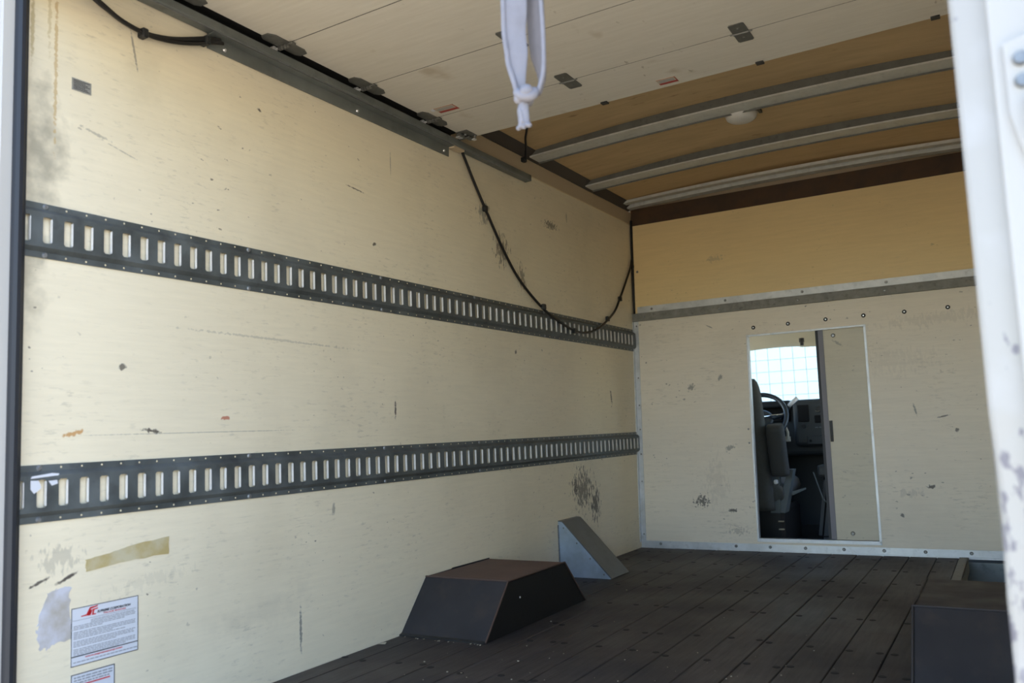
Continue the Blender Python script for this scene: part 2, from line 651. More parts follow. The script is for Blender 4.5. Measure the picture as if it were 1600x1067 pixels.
bld = thing('block_building', 'sunlit white block building seen through the windshield', 'building', (0, 9.6, -.98))
obj('wall', box((-7, 9.62, -.98), (7, 10.0, 3.4)), 'mortar', bld)
cell = (.142 * 1.07, .141 * 1.07)
bw, bh = .150, .147
me_blk = mesh_of(box((-bw / 2 + .003, -.012, -bh / 2 + .003), (bw / 2 - .003, .012, bh / 2 - .003), .002), 'block', 'white_block')
for i in range(17):
    for j in range(9):
        child('block', me_blk, bld, (-1.35 + i * bw, 9.61, .62 + j * bh))
bm = B()
for i in range(-46, 47):
    for j in range(-10, 19):
        x, z = -1.35 + i * bw, .62 + j * bh
        if 0 <= i < 17 and 0 <= j < 9:
            continue
        add_box(bm, (x - bw / 2 + .003, 9.598, z - bh / 2 + .003), (x + bw / 2 - .003, 9.622, z + bh / 2 - .003))
o = obj('outer_blocks', bm, 'white_block', bld)
o['kind'] = 'stuff'

# ------------------------------------------------------------------ floor and planks
floor = struct('floor', box((-.06, -.12, -.06), (1.598, 3.62, -.022)), 'subfloor')
bm = B()
add_box(bm, (1.598, -.12, -.06), (2.0, 2.80, -.022))
obj('subfloor_side', bm, 'subfloor', floor)
seams = [0.0] + [.079 + .119 * i for i in range(13)]
seams = [s for s in seams if s < 1.60] + [1.60]
for i in range(len(seams) - 1):
    x0, x1 = seams[i] + .0015, seams[i + 1] - .0015
    h = random.uniform(-.0012, .0012)
    pl = obj('plank', box((x0, -.12, -.022), (x1, 3.525, 0.0 + h * .5 - .0006), .002), 'floor_plank', floor)
    for r, y in enumerate((.62, 1.02, 1.40, 1.65, 2.045, 2.42, 2.74, 3.07, 3.38)):
        for xx in ((x0 + .018,) if (i + r) % 3 else (x0 + .018, x1 - .02)):
            if x1 - x0 < .06:
                continue
            y_ = y + random.uniform(-.022, .022)
            if xx < .36 and 1.28 < y_ < 2.09:
                continue
            child('screw', ME['screw_z'], pl, (xx + random.uniform(-.006, .006), y_, .0))
for x0, x1 in ((1.6015, 1.7175), (1.7205, 1.8365), (1.8395, 1.948)):
    obj('plank', box((x0, -.12, -.022), (x1, 2.80, -.0004), .002), 'floor_plank', floor)

# stepwell in the front right corner
bm = B()
add_box(bm, (1.60, 2.80, -.34), (1.95, 3.53, -.33))
add_box(bm, (1.625, 2.80, -.33), (1.632, 3.46, -.01))
add_box(bm, (1.625, 2.795, -.33), (1.95, 2.803, -.003))
obj('stepwell', bm, 'lid_sheet', floor)
obj('stepwell_front', box((1.632, 3.45, -.33), (1.95, 3.462, -.010)), 'well_sheet', floor)
bm = B()
add_box(bm, (1.601, 2.80, -.004), (1.642, 3.515, .004), .0015)
add_box(bm, (1.637, 2.80, -.05), (1.642, 3.46, .004))
obj('edge_angle', bm, 'dull_channel', floor)

# ------------------------------------------------------------------ side walls
wl = struct('wall_left', box((-.02, -.05, -.02), (0, 3.64, WT), .0006), 'cream_wall')
obj('sealant_bead', box((-.001, 2.2, WT - .003), (.004, 3.60, WT + .003), .001), 'sealant', wl)
wr = struct('wall_right', box((W, -.05, -.36), (W + .02, 3.64, WT)), 'cream_right')
# outer skins of the box body
sk = struct('trim_1', box((-.055, -.12, -.10), (-.02, 3.70, 2.08)), 'truck_white')
sk = struct('trim_2', box((W + .02, -.12, -.40), (W + .055, 3.70, 2.08)), 'truck_white')
# top rails
r_ = struct('trim_3', box((-.02, -.05, WT), (.001, 3.66, 1.957), .001), 'rail_paint')
r_ = struct('trim_4', box((W - .001, -.05, WT), (W + .02, 3.66, 1.957), .001), 'rail_paint')

# ------------------------------------------------------------------ front wall (bulkhead)
JX0, JX1, JZ0, JZ1 = .662, 1.257, .066, 1.143
bm = B()
TH = -.022
fbox(bm, -.0, JX0, 0, 1.33, 0, TH)
fbox(bm, JX1, W, 0, 1.33, 0, TH)
fbox(bm, JX0, JX1, JZ1, 1.33, 0, TH)
fbox(bm, JX0, JX1, -.0, JZ0, 0, TH)
wf = struct('wall_front', bm, 'cream_front')
bm = B()
fbox(bm, .016, W, 1.33, 1.868, 0.004, -.018)
obj('upper_panel', bm, 'cream_upper', wf)
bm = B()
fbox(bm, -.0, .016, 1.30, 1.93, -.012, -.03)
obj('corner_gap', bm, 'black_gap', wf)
bm = B()
fbox(bm, .004, W, 1.868, 1.972, -.008, -.05)
obj('header_board', bm, 'brown_wood', wf)
for x, z in ((.697, 1.189), (.882, 1.192), (1.075, 1.196), (1.261, 1.197), (1.453, 1.196), (1.649, 1.198)):
    s = child('screw', ME['cup_y'], wf, F(x, z))
    child('pin', ME['pin_y'], s, F(x, z, .0035))
for x, z in ((.640, .640), (.641, .566), (.036, 1.587)):
    child('screw', ME['screw_y'], wf, F(x, z, .004 if z > 1.4 else 0), scale=(.7, .7, .7) if z < 1 else (1, 1, 1))
# flashing and channel across the wall
bm = B()
fbox(bm, .030, W, 1.336, 1.375, .010, 0)
fl = struct('trim_5', bm, 'aluminium')
for x in (.119, .553, .968, 1.382, 1.80):
    child('screw', ME['screw_y'], fl, F(x, 1.356, .010))
bm = B()
fbox(bm, .002, W, 1.290, 1.332, .024, 0)
fbox(bm, .002, W, 1.332, 1.335, .027, 0)
ch = struct('trim_6', bm, 'dull_channel')
for x in (.077, .522, .946, 1.373, 1.80):
    child('screw', ME['screw_y'], ch, F(x, 1.311, .024))
# corner strip
bm = B()
fbox(bm, .002, .030, 0.03, 1.289, .004, 0)
add_hexa(bm, [(0, L0 - .022, .03), (.004, L0 - .022, .03), (.004, L0, .03), (0, L0, .03),
              (0, L0 + TL * 1.289 - .022, 1.289), (.004, L0 + TL * 1.289 - .022, 1.289), (.004, L0 + TL * 1.289, 1.289), (0, L0 + TL * 1.289, 1.289)])
cs = struct('trim_7', bm, 'aluminium')
for z in (.073, .366, .52, .661, .80, .958, 1.263):
    child('screw', ME['screw_y'], cs, F(.019, z, .004), scale=(.65, .8, .65))
# bottom strip
bm = B()
fbox(bm, .004, W, .0, .037, .005, 0)
fbox(bm, .004, W, -.004, .004, .014, 0)
bs = struct('baseboard_front', bm, 'aluminium')
for x in (.117, .541, .721, .90, 1.087, 1.274, 1.458, 1.654, 1.84):
    child('screw', ME['screw_y'], bs, F(x, .022, .005), scale=(1.15, 1, 1.15))
# opening frame
bm = B()
fbox(bm, JX0 - .006, JX0 + .003, JZ0 - .006, JZ1 + .006, .002, -.03)
fbox(bm, JX0 - .006, JX1 + .010, JZ1 - .001, JZ1 + .008, .002, -.012)
fbox(bm, JX1 - .001, JX1 + .010, JZ0 - .01, JZ1 + .006, .002, -.012)
fbox(bm, JX0 - .006, JX1 + .010, JZ0 - .018, JZ0, .002, -.03)
fr_ = struct('trim_8', bm, 'aluminium')
# sliding door, half open
bm = B()
fbox(bm, 1.050, 1.70, JZ0 - .015, JZ1 + .02, -.026, -.040)
dr = struct('door_1', bm, 'cream_door')
bm = B()
fbox(bm, 1.027, 1.052, JZ0 - .015, JZ1 + .02, -.022, -.044)
obj('edge_strip', bm, 'strip_grey', dr)
bm = B()
fbox(bm, 1.012, 1.027, JZ0 - .01, JZ1 + .015, -.030, -.048)
obj('gap_strip', bm, 'black_rubber', dr)  # black strip filling the gap beside the door edge
bm = B()
fbox(bm, 1.055, 1.069, .56, .668, -.018, -.026)
h_ = obj('door_pull', bm, 'dark_screw', dr)
for x, z in ((1.102, 1.110), (1.130, .098)):
    s = child('screw', ME['screw_y'], dr, F(x, z, -.026), scale=(1.5, 1, 1.5))

# ------------------------------------------------------------------ roof
NX = 14


def crown(x):
    t = (x - W / 2) / (W / 2)
    return .024 * (1 - t * t)


def roof_z(x):
    t = (x - W / 2) / (W / 2)
    return 1.989 + .040 * (1 - t * t)


bm = B()
for lvl in (0, 1):
    pass
xs = [-.02 + (W + .04) * i / NX for i in range(NX + 1)]
va = [[bm.verts.new((x, y, roof_z(x) + d)) for y in (-.12, 3.72)] for x in xs for d in (0,)]
vb = [[bm.verts.new((x, y, roof_z(x) + .006)) for y in (-.12, 3.72)] for x in xs]
for i in range(NX):
    bm.faces.new((va[i][0], va[i][1], va[i + 1][1], va[i + 1][0]))
    bm.faces.new((vb[i][0], vb[i + 1][0], vb[i + 1][1], vb[i][1]))
    bm.faces.new((va[i][0], va[i + 1][0], vb[i + 1][0], vb[i][0]))
    bm.faces.new((va[i][1], vb[i][1], vb[i + 1][1], va[i + 1][1]))
bm.faces.new((va[0][0], vb[0][0], vb[0][1], va[0][1]))
bm.faces.new((va[-1][0], va[-1][1], vb[-1][1], vb[-1][0]))
ceil = struct('ceiling', bm, 'roof_sheet')
for f in ceil.data.polygons:
    f.use_smooth = False


def roof_bow(y0, skew, wd=.094):
    bm = B()
    prof = [(0, 0), (wd, 0), (wd, .0260), (wd - .003, .0260), (wd - .003, .0035), (.003, .0035), (.003, .007), (0, .007)]
    rings = []
    n = 18
    for i in range(n + 1):
        x = .018 + (W - .036) * i / n
        rings.append([bm.verts.new((x, y0 + skew * i / n + dy, 1.960 + crown(x) + dz)) for dy, dz in prof])
    k = len(prof)
    for i in range(n):
        for j in range(k):
            bm.faces.new((rings[i][j], rings[i][(j + 1) % k], rings[i + 1][(j + 1) % k], rings[i + 1][j]))
    bm.faces.new(rings[0][::-1])
    bm.faces.new(rings[-1])
    o = obj('roof_bow', bm, 'roof_bow', ceil)
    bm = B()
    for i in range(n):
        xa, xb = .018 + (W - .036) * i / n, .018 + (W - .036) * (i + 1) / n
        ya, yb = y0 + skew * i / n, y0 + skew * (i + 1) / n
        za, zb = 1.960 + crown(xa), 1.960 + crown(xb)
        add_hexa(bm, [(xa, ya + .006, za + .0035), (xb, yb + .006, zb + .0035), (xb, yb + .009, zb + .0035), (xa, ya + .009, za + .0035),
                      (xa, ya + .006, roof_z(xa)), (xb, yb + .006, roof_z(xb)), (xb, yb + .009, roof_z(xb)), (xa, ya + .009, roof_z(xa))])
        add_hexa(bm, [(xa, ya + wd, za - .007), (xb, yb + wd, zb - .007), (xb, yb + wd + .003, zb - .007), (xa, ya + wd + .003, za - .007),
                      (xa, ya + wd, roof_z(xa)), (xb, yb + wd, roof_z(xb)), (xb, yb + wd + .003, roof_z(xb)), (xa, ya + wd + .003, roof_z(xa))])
    obj('bow_shade_web', bm, 'bow_shadow_steel', o)  # dark strips: shade of the bow cavity put into their colour
    return o


roof_bow(2.362, -.03)
roof_bow(2.972, -.03)
roof_bow(1.74, -.03)
roof_bow(1.13, -.03)
# front header bow: two narrow strips with a groove
bm = B()
for (ya, yb, za, zb) in ((3.47, 3.515, .012, .028), (3.515, 3.545, .024, .028), (3.545, 3.60, 0.0, .028)):
    n = 18
    for i in range(n):
        xa = .018 + (W - .036) * i / n
        xb = .018 + (W - .036) * (i + 1) / n
        ca, cb = 1.960 + crown(xa), 1.960 + crown(xb)
        add_hexa(bm, [(xa, ya, ca + za), (xb, ya, cb + za), (xb, yb, cb + za), (xa, yb, ca + za),
                      (xa, ya, ca + zb), (xb, ya, cb + zb), (xb, yb, cb + zb), (xa, yb, ca + zb)])
obj('header_bow', bm, 'roof_bow', ceil)
bm = B()
add_box(bm, (-.02, 3.684, 1.94), (W + .02, 3.72, 2.05))
struct('trim_9', bm, 'rail_paint')
# dark strip painted as the shade between left top rail and roof
obj('rail_shade_strip', add_prism(B(), [(.0, -.05, 1.9575), (.004, -.05, 1.9575), (.050, -.05, 1.9905), (.044, -.05, 1.9925)], (0, 3.65, 0)), 'rail_shade_dark', bpy.data.objects['trim_3'])
# unseen header over the rear opening, lowered to block high sky light
struct('trim_10', box((-.12, -.10, 1.86), (W + .12, -.05, 2.12)), 'white_enamel')

# ------------------------------------------------------------------ dome light between the bows
lx, ly, lz = .985, 2.50, 1.986 + .018
lamp = thing('dome_light', 'round off-white dome light hanging behind the first roof bow', 'light', (lx, ly, lz))
bm = B()
add_disc(bm, (lx, ly, lz + .004), (0, 0, -1), .075, .012, 28, .98)
obj('base_plate', bm, 'beige_plastic', lamp)
bm = B()
prof = [(.066, .0), (.066, .012), (.062, .022), (.050, .031), (.030, .037), (0.004, .039)]
rings = [[bm.verts.new((lx + r * math.cos(2 * math.pi * k / 28), ly + r * math.sin(2 * math.pi * k / 28), lz - .008 - h)) for k in range(28)] for r, h in prof]
for a, b_ in zip(rings, rings[1:]):
    for k in range(28):
        bm.faces.new((a[k], a[(k + 1) % 28], b_[(k + 1) % 28], b_[k]))
bm.faces.new(rings[-1])
obj('lens', bm, 'lamp_lens', lamp, True)
bm = B()
add_box(bm, (lx + .070, ly - .075, lz - .012), (lx + .082, ly + .035, lz + .0))
obj('mounting_bracket', bm, 'black_plastic', lamp)

# ------------------------------------------------------------------ overhead roll-up door
ZP = 1.880
DX0, DX1 = .053, W - .053


def dy(x):
    return -.022 * (x - .3)


rd = thing('rollup_door', 'cream panelled roll-up door parked open under the roof', 'door', (W / 2, .9, ZP))
cuts = [-.03, .354, .736, 1.122, 1.506, 1.770]
for a, b_ in zip(cuts, cuts[1:]):
    g_ = .0020
    bm = B()
    ya, yb = a + g_, b_ - g_
    x0, x1 = DX0, DX1
    add_hexa(bm, [(x0, ya + dy(x0), ZP), (x1, ya + dy(x1), ZP), (x1, yb + dy(x1), ZP), (x0, yb + dy(x0), ZP),
                  (x0, ya + dy(x0), ZP + .018), (x1, ya + dy(x1), ZP + .018), (x1, yb + dy(x1), ZP + .018), (x0, yb + dy(x0), ZP + .018)])
    obj('door_panel', bm, 'overhead_panel', rd)
# backing strips above the seams so the joints read dark
for a in cuts[1:-1]:
    x0, x1 = DX0 + .002, DX1 - .002
    h_ = .0019
    obj('joint_seal', add_hexa(B(), [(x0, a - h_ + dy(x0), ZP + .0006), (x1, a - h_ + dy(x1), ZP + .0006), (x1, a + h_ + dy(x1), ZP + .0006), (x0, a + h_ + dy(x0), ZP + .0006),
                                     (x0, a - h_ + dy(x0), ZP + .017), (x1, a - h_ + dy(x1), ZP + .017), (x1, a + h_ + dy(x1), ZP + .017), (x0, a + h_ + dy(x0), ZP + .017)]), 'black_gap', rd)


def hinge_bm():
    bm = B()
    # two leaves with clipped corners, a knuckle and a through pin
    def leaf(s):
        pts = [(-.0245, 0, 0), (.0245, 0, 0), (.0245, s * .060, 0), (.020, s * .0665, 0), (-.020, s * .0665, 0), (-.0245, s * .060, 0)]
        add_prism(bm, [(p[0], p[1], 0) for p in pts], (0, 0, -.0025))
    leaf(1)
    leaf(-1)
    add_tube(bm, [(-.024, 0, -.003), (.024, 0, -.003)], .0042, 8)
    add_tube(bm, [(-.034, 0, -.002), (.034, 0, -.002)], .0024, 6)
    for s in (1, -1):
        add_disc(bm, (0, s * .035, -.0025), (0, 0, -1), .0045, .002, 8)
    return bm


def end_hinge_bm():
    bm = B()
    def leaf(s):
        pts = [(-.022, 0, 0), (.026, 0, 0), (.026, s * .060, 0), (.014, s * .082, 0), (-.012, s * .082, 0), (-.022, s * .066, 0)]
        add_prism(bm, pts, (0, 0, -.003))
    leaf(1)
    leaf(-1)
    for k in (-.016, -.004, .008, .02):
        add_tube(bm, [(k - .005, 0, -.007), (k + .004, 0, -.007)], .008, 10)
    add_box(bm, (.024, -.010, -.010), (.040, .010, -.003), .002)
    return bm


me_h = mesh_of(hinge_bm(), 'hinge', 'hinge_steel')
me_e = mesh_of(end_hinge_bm(), 'end_hinge', 'hinge_steel')
rb = B()
add_tube(rb, [(-.045, 0, 0), (.0, 0, 0)], .004, 8)
add_tube(rb, [(-.050, 0, 0), (-.040, 0, 0)], .012, 12)
me_r = mesh_of(rb, 'roller', 'bright_lip')
for yc in cuts[1:-1]:
    for x in (.650, 1.256, 1.82):
        if x > 1.7:
            continue
        child('hinge', me_h, rd, (x, yc + dy(x), ZP))
    for x, s in ((.062, 1), (W - .062, -1)):
        e = child('end_hinge', me_e, rd, (x, yc + dy(x), ZP), rot=(0, 0, 0 if s > 0 else math.pi))
        r = child('roller', me_r, e, (x, yc + dy(x), ZP + .0))
        r.location = (0, 0, -.006)
# unseen panel added at the rear opening to block high sky light
obj('sky_block_panel', box((DX0, -.052, 1.745), (DX1, -.034, ZP - .002), .002), 'overhead_panel', rd)
# top roller bracket on the front edge
bm = B()
y0 = 1.770
add_box(bm, (.050, y0 - .085, ZP - .003), (.105, y0 - .005, ZP), .001)
add_box(bm, (.046, y0 - .075, ZP - .016), (.072, y0 - .045, ZP - .003), .002)
add_box(bm, (.060, y0 - .02, ZP - .012), (.085, y0 + .01, ZP - .004), .002)
add_tube(bm, [(.028, y0 - .03, ZP - .010), (.085, y0 - .03, ZP - .010)], .005, 8)
add_disc(bm, (.075, y0 - .048, ZP - .003), (0, 0, -1), .007, .006, 8)
add_disc(bm, (.098, y0 - .012, ZP - .003), (0, 0, -1), .006, .01, 8)
obj('top_roller_bracket', bm, 'hinge_steel', rd)
bm = B()
add_box(bm, (.048, y0 - .080, ZP - .020), (.066, y0 - .052, ZP - .016), .001)
add_box(bm, (.078, y0 - .008, ZP - .016), (.094, y0 + .008, ZP - .010), .001)
obj('worn_bracket_face', bm, 'aluminium', rd)
for x in (.673, 1.249, 1.782):
    obj('edge_clip', box((x - .013, 1.763 + dy(x) - .010, ZP - .006), (x + .013, 1.763 + dy(x) + .012, ZP), .001), 'dark_screw', rd)


def caution_label(x0, x1, y0, y1):
    z = ZP - .0012
    lb = obj('warning_label', box((x0, y0, z), (x1, y1, ZP)), 'label_buff', rd)
    lb['label'] = 'small red bordered caution label'
    obj('red_band', box((x0 + .001, y1 - (y1 - y0) * .34, z - .0004), (x1 - .001, y1 - .001, z)), 'label_red', lb)
    w = .003
    bm = B()
    add_box(bm, (x1 - w, y0, z - .0003), (x1, y1, z))
    add_box(bm, (x0, y0, z - .0003), (x1, y0 + w * .7, z))
    obj('red_edge', bm, 'label_red', lb)
    bm = B()
    for k in range(3):
        yy = y0 + (y1 - y0) * (.22 + .14 * k)
        add_box(bm, (x0 + .008, yy, z - .0005), (x1 - .008, yy + .003, z))
    obj('print_lines', bm, 'ink_grey', lb)


caution_label(.124, .208, 1.432, 1.482)
caution_label(.902, .970, 1.680, 1.728)
obj('paper_scrap', box((.108, 1.435, ZP - .001), (.122, 1.452, ZP)), 'paper_white', rd)

# ------------------------------------------------------------------ door track with its angle
tr = thing('door_track', 'dark steel roller track along the top of the left wall', 'track', (.02, 1.1, 1.836))


def extrude_y(poly, y0, y1):
    return add_prism(B(), [(x, y0, z) for x, z in poly], (0, y1 - y0, 0))


ch_p = [(.004, 1.836), (.036, 1.836), (.040, 1.842), (.040, 1.862), (.037, 1.862), (.036, 1.844), (.033, 1.839), (.007, 1.839), (.007, 1.868), (.004, 1.868)]
obj('channel', extrude_y(ch_p, -.05, 2.33), 'track_steel', tr)
an_p = [(.002, 1.793), (.006, 1.793), (.008, 1.831), (.034, 1.832), (.034, 1.8355), (.004, 1.8355)]
an = obj('support_angle', extrude_y(an_p, .500, 1.700), 'track_steel', tr)
me_b = mesh_of(add_disc(B(), (0, 0, 0), (1, 0, 0), .0065, .004, 10), 'bolt', 'bright_screw')
for y in (.560, 1.14, 1.665):
    child('bolt', me_b, an, (.0068, y, 1.808))
obj('end_stop', box((.006, 2.320, 1.834), (.040, 2.330, 1.864), .001), 'track_steel', tr)
bm = B()
add_box(bm, (.002, -.05, 1.8685), (.005, 1.72, 1.893))
add_box(bm, (.002, -.05, 1.890), (.049, 1.72, 1.893))
obj('gap_shade_strip', bm, 'black_gap', tr)  # black strips added to paint in the shade of the gap above the track
obj('track_edge', box((.0355, -.05, 1.8335), (.0385, 2.33, 1.8368), .0008), 'track_bolt', tr)
obj('shim_block', box((.004, 1.70, 1.826), (.034, 1.775, 1.836), .001), 'rail_paint', tr)
obj('brass_spacer', box((.002, .495, 1.838), (.012, .535, 1.853), .001), 'brass', tr)

# ------------------------------------------------------------------ slotted cargo tracks (two)
PT = .05045


def cargo_track(zc, yoff, label):
    t = thing('cargo_track', label, 'cargo track', (0, 1.75, zc), 'slotted cargo tracks on the left wall')
    ya, yb = -.045, 3.515 + TL * zc + .0
    hC, hS, hF = .040, .0495, .0635
    of, oc = .003, .013
    bm = B()
    def quad(a, b, c, d):
        vs = [bm.verts.new(p) for p in (a, b, c, d)]
        bm.faces.new(vs)
    prof = [(of, -hF), (of, -hS), (oc, -hC)]
    for s in (1, -1):
        P_ = [(.0, s * -hF), (of, s * -hF), (of, s * -hS), (oc, s * -hC)]
        for a, b_ in zip(P_, P_[1:]):
            quad((a[0], ya, zc + a[1]), (a[0], yb, zc + a[1]), (b_[0], yb, zc + b_[1]), (b_[0], ya, zc + b_[1]))
    y = ya
    hs = .0305
    slots = []
    for i in range(-1, 71):
        s1 = i * PT + yoff + .002
        s0 = s1 - .0222
        if s0 < ya + .004 or s1 > yb - .004:
            continue
        slots.append((s0, s1))
        quad((oc, y, zc - hC), (oc, s0, zc - hC), (oc, s0, zc + hC), (oc, y, zc + hC))
        c = .004
        quad((oc, s0, zc - hC), (oc, s1, zc - hC), (oc, s1, zc - hs), (oc, s0, zc - hs))
        quad((oc, s0, zc + hs), (oc, s1, zc + hs), (oc, s1, zc + hC), (oc, s0, zc + hC))
        for s in (1, -1):
            for (e, sg) in ((s0, 1), (s1, -1)):
                vs = [bm.verts.new(p) for p in ((oc, e, zc + s * hs), (oc, e + sg * c, zc + s * hs), (oc, e, zc + s * (hs - c)))]
                bm.faces.new(vs)
        # rolled-in top, bottom and near edges of the slot
        quad((oc, s0, zc - hs), (oc, s1, zc - hs), (oc - .006, s1, zc - hs), (oc - .006, s0, zc - hs))
        quad((oc, s0, zc + hs), (oc, s1, zc + hs), (oc - .006, s1, zc + hs), (oc - .006, s0, zc + hs))
        quad((oc, s0, zc - hs), (oc, s0, zc + hs), (oc - .010, s0, zc + hs), (oc - .010, s0, zc - hs))
        y = s1
    quad((oc, y, zc - hC), (oc, yb, zc - hC), (oc, yb, zc + hC), (oc, y, zc + hC))
    bmesh.ops.remove_doubles(bm, verts=bm.verts, dist=1e-5)
    obj('rail', bm, 'galvanised_rail', t)
    lip = mesh_of(add_hexa(B(), [(-.0078, -.0006, -.0275), (0, -.0014, -.0275), (0, .0006, -.0275), (-.0078, .001, -.0275),
                                 (-.0078, -.0006, .0275), (0, -.0014, .0275), (0, .0006, .0275), (-.0078, .001, .0275)]), 'slot_lip', 'bright_lip')
    for s0, s1 in slots:
        child('slot_lip', lip, t, (oc - .0002, s1, zc))
    bm = B()
    for k, (s0, s1) in enumerate(slots):
        if k % 12 == 1:
            continue
        for s in (1, -1):
            add_disc(bm, (of, (s0 + s1) / 2, zc + s * .0565), (1, 0, 0), .0026, .0012, 6)
    rv = obj('small_rivets', bm, 'sealant', t)
    rv['kind'] = 'stuff'
    me_s = mesh_of(add_disc(B(), (0, 0, 0), (1, 0, 0), .0072, .0035, 10), 'screw', 'track_bolt')
    for k, (s0, s1) in enumerate(slots):
        if k % 12 == 1:
            for s in (1, -1):
                child('screw', me_s, t, (of, (s0 + s1) / 2, zc + s * .0565))
    return t


cargo_track(1.1784, 0.0, 'upper galvanised slotted cargo track, crossed by the hanging cable')
low = cargo_track(.5837, -.004, 'lower galvanised slotted cargo track, above the yellowed tape strip')
bm = B()
for poly in ([(.012, .595), (.012, .614), (.030, .613), (.036, .597), (.028, .590), (.020, .585)], [(.012, .618), (.075, .622), (.077, .626), (.060, .628), (.015, .623)],
             [(.052, .611), (.072, .612), (.074, .604), (.060, .600)]):
    add_prism(bm, [(.0132, y, z) for y, z in poly], (.0006, 0, 0))
o = obj('tape_residue', bm, 'paper_white', low)
o['label'] = 'white torn tape residue round the second slot'

# ------------------------------------------------------------------ stickers on the wall


def text_mesh(body, size, font_shear=0.0, space=1.0):
    cu = bpy.data.curves.new('text', 'FONT')
    cu.body = body
    cu.size = size
    cu.shear = font_shear
    cu.space_character = space
    cu.resolution_u = 3
    cu.offset = .00035
    ob = bpy.data.objects.new('text', cu)
    COL.objects.link(ob)
    dg = bpy.context.evaluated_depsgraph_get()
    me = bpy.data.meshes.new_from_object(ob.evaluated_get(dg))
    bpy.data.objects.remove(ob, do_unlink=True)
    return me


def wall_text(name, body, y0, z0, width, height, mat, parent, x=.0016, shear=0.0, tilt=0.0):
    me = text_mesh(body, .01, shear)
    xs_ = [v.co.x for v in me.vertices]
    ys_ = [v.co.y for v in me.vertices]
    sx = width / (max(xs_) - min(xs_))
    sy = height / (max(ys_) - min(ys_))
    mx_, my_ = min(xs_), min(ys_)
    w = wloc(parent)
    for v in me.vertices:
        u, q = (v.co.x - mx_) * sx, (v.co.y - my_) * sy
        v.co = Vector((x, y0 + u, z0 + q + tilt * u)) - w
    me.materials.clear()
    me.materials.append(M[mat])
    o = bpy.data.objects.new(name, me)
    COL.objects.link(o)
    o.parent = parent
    WORLD[o.name] = w
    return o


SY0, SY1, SZ0, SZ1 = .118, .290, .190, .319
st = thing('notice_sticker', 'white printed notice sticker with red logo, low on left wall', 'sticker', (0, .204, .19))
obj('paper', box((0, SY0, SZ0), (.0008, SY1, SZ1)), 'paper_white', st)
bm = B()
e = .0016
for (a, b_, c, d) in ((SY0, SY1, SZ1 - e, SZ1), (SY0, SY1, SZ0, SZ0 + e), (SY0, SY0 + e, SZ0, SZ1), (SY1 - e, SY1, SZ0, SZ1), (SY0, SY1, .2105, .2125)):
    add_box(bm, (.0008, a, c), (.0012, b_, d))
obj('border', bm, 'ink_black', st)
bm = B()
add_box(bm, (.0008, SY0 + .005, .2905), (.0011, SY1 - .006, .2914))
add_box(bm, (.0008, SY0 + .05, .2880), (.0011, SY1 - .006, .2886))
obj('rule', bm, 'ink_grey', st)
# logo: slanted red S and C strokes with a long foot
bm = B()
for poly in ([(.142, .297), (.160, .2975), (.1650, .306), (.1655, .3105), (.1820, .3135), (.1835, .3165), (.163, .3145), (.1585, .307), (.155, .3005), (.142, .299)],
             [(.168, .296), (.178, .296), (.179, .2985), (.1725, .2990), (.1745, .307), (.183, .308), (.184, .3105), (.171, .3095)],
             [(.158, .2965), (.165, .2965), (.170, .3085), (.1645, .3085)]):
    add_prism(bm, [(.0008, y, z) for y, z in poly], (.0005, 0, 0))
obj('logo', bm, 'ink_red', st)
wall_text('print_title', 'SUPREME CORPORATION', .181, .2985, .088, .0058, 'ink_black', st, shear=.3)
wall_text('print_subtitle', 'TRUCK BODIES', .196, .2935, .060, .0032, 'ink_red', st)
bm = B()
z = .2845
random.seed(3)
k = 0
for para in range(4):
    for ln in range(5 if para != 2 else 4):
        ind = .052 if para == 0 else .0
        y = SY0 + .006 + (.042 if para == 0 and ln < 2 else (.0 if ln else .0))
        end = SY1 - (.008 if ln < 3 else .030 + random.random() * .07)
        while y < end - .004:
            w = random.uniform(.004, .013)
            add_box(bm, (.0008, y, z), (.0011, min(y + w, end), z + .0017))
            y += w + .0016
        z -= .0035
    z -= .0032
o = obj('print_lines', bm, 'ink_grey', st)
o['kind'] = 'stuff'
wall_text('print_address', 'www.supremecorp.com', .152, .2035, .095, .0042, 'ink_red', st)
bm = B()
y = SY0 + .006
while y < SY1 - .012:
    w = random.uniform(.004, .012)
    add_box(bm, (.0008, y, .1975), (.0011, y + w, .1998))
    y += w + .002
o = obj('print_footer', bm, 'ink_grey', st)
o['kind'] = 'stuff'

s2 = thing('small_sticker', 'small black bordered label under the printed notice sticker', 'sticker', (0, .172, .13))
obj('paper', box((0, .119, .120), (.0008, .228, .173)), 'paper_white', s2)
bm = B()
for (a, b_, c, d) in ((.119, .228, .171, .173), (.119, .228, .120, .122), (.119, .121, .120, .173), (.226, .228, .120, .173)):
    add_box(bm, (.0008, a, c), (.0012, b_, d))
obj('border', bm, 'ink_black', s2)
bm = B()
for zz in (.163, .157, .151):
    y = .126
    while y < .216:
        w = random.uniform(.005, .014)
        add_box(bm, (.0008, y, zz), (.0011, min(y + w, .222), zz + .0032))
        y += w + .002
o = obj('print_lines', bm, 'ink_grey', s2)
o['kind'] = 'stuff'
obj('red_line', box((.0008, .140, .1455), (.0011, .216, .1485)), 'ink_red', s2)

s3 = thing('grey_plate', 'small grey printed plate high on the left wall', 'plate', (0, .127, 1.538))
obj('plate', box((0, .102, 1.538), (.001, .152, 1.568)), 'plate_grey', s3)
bm = B()
for k in range(7):
    add_box(bm, (.001, .106, 1.5415 + k * .0036), (.0013, .148 - (k % 3) * .006, 1.5430 + k * .0036))
o = obj('print_lines', bm, 'ink_black', s3)
o['kind'] = 'stuff'


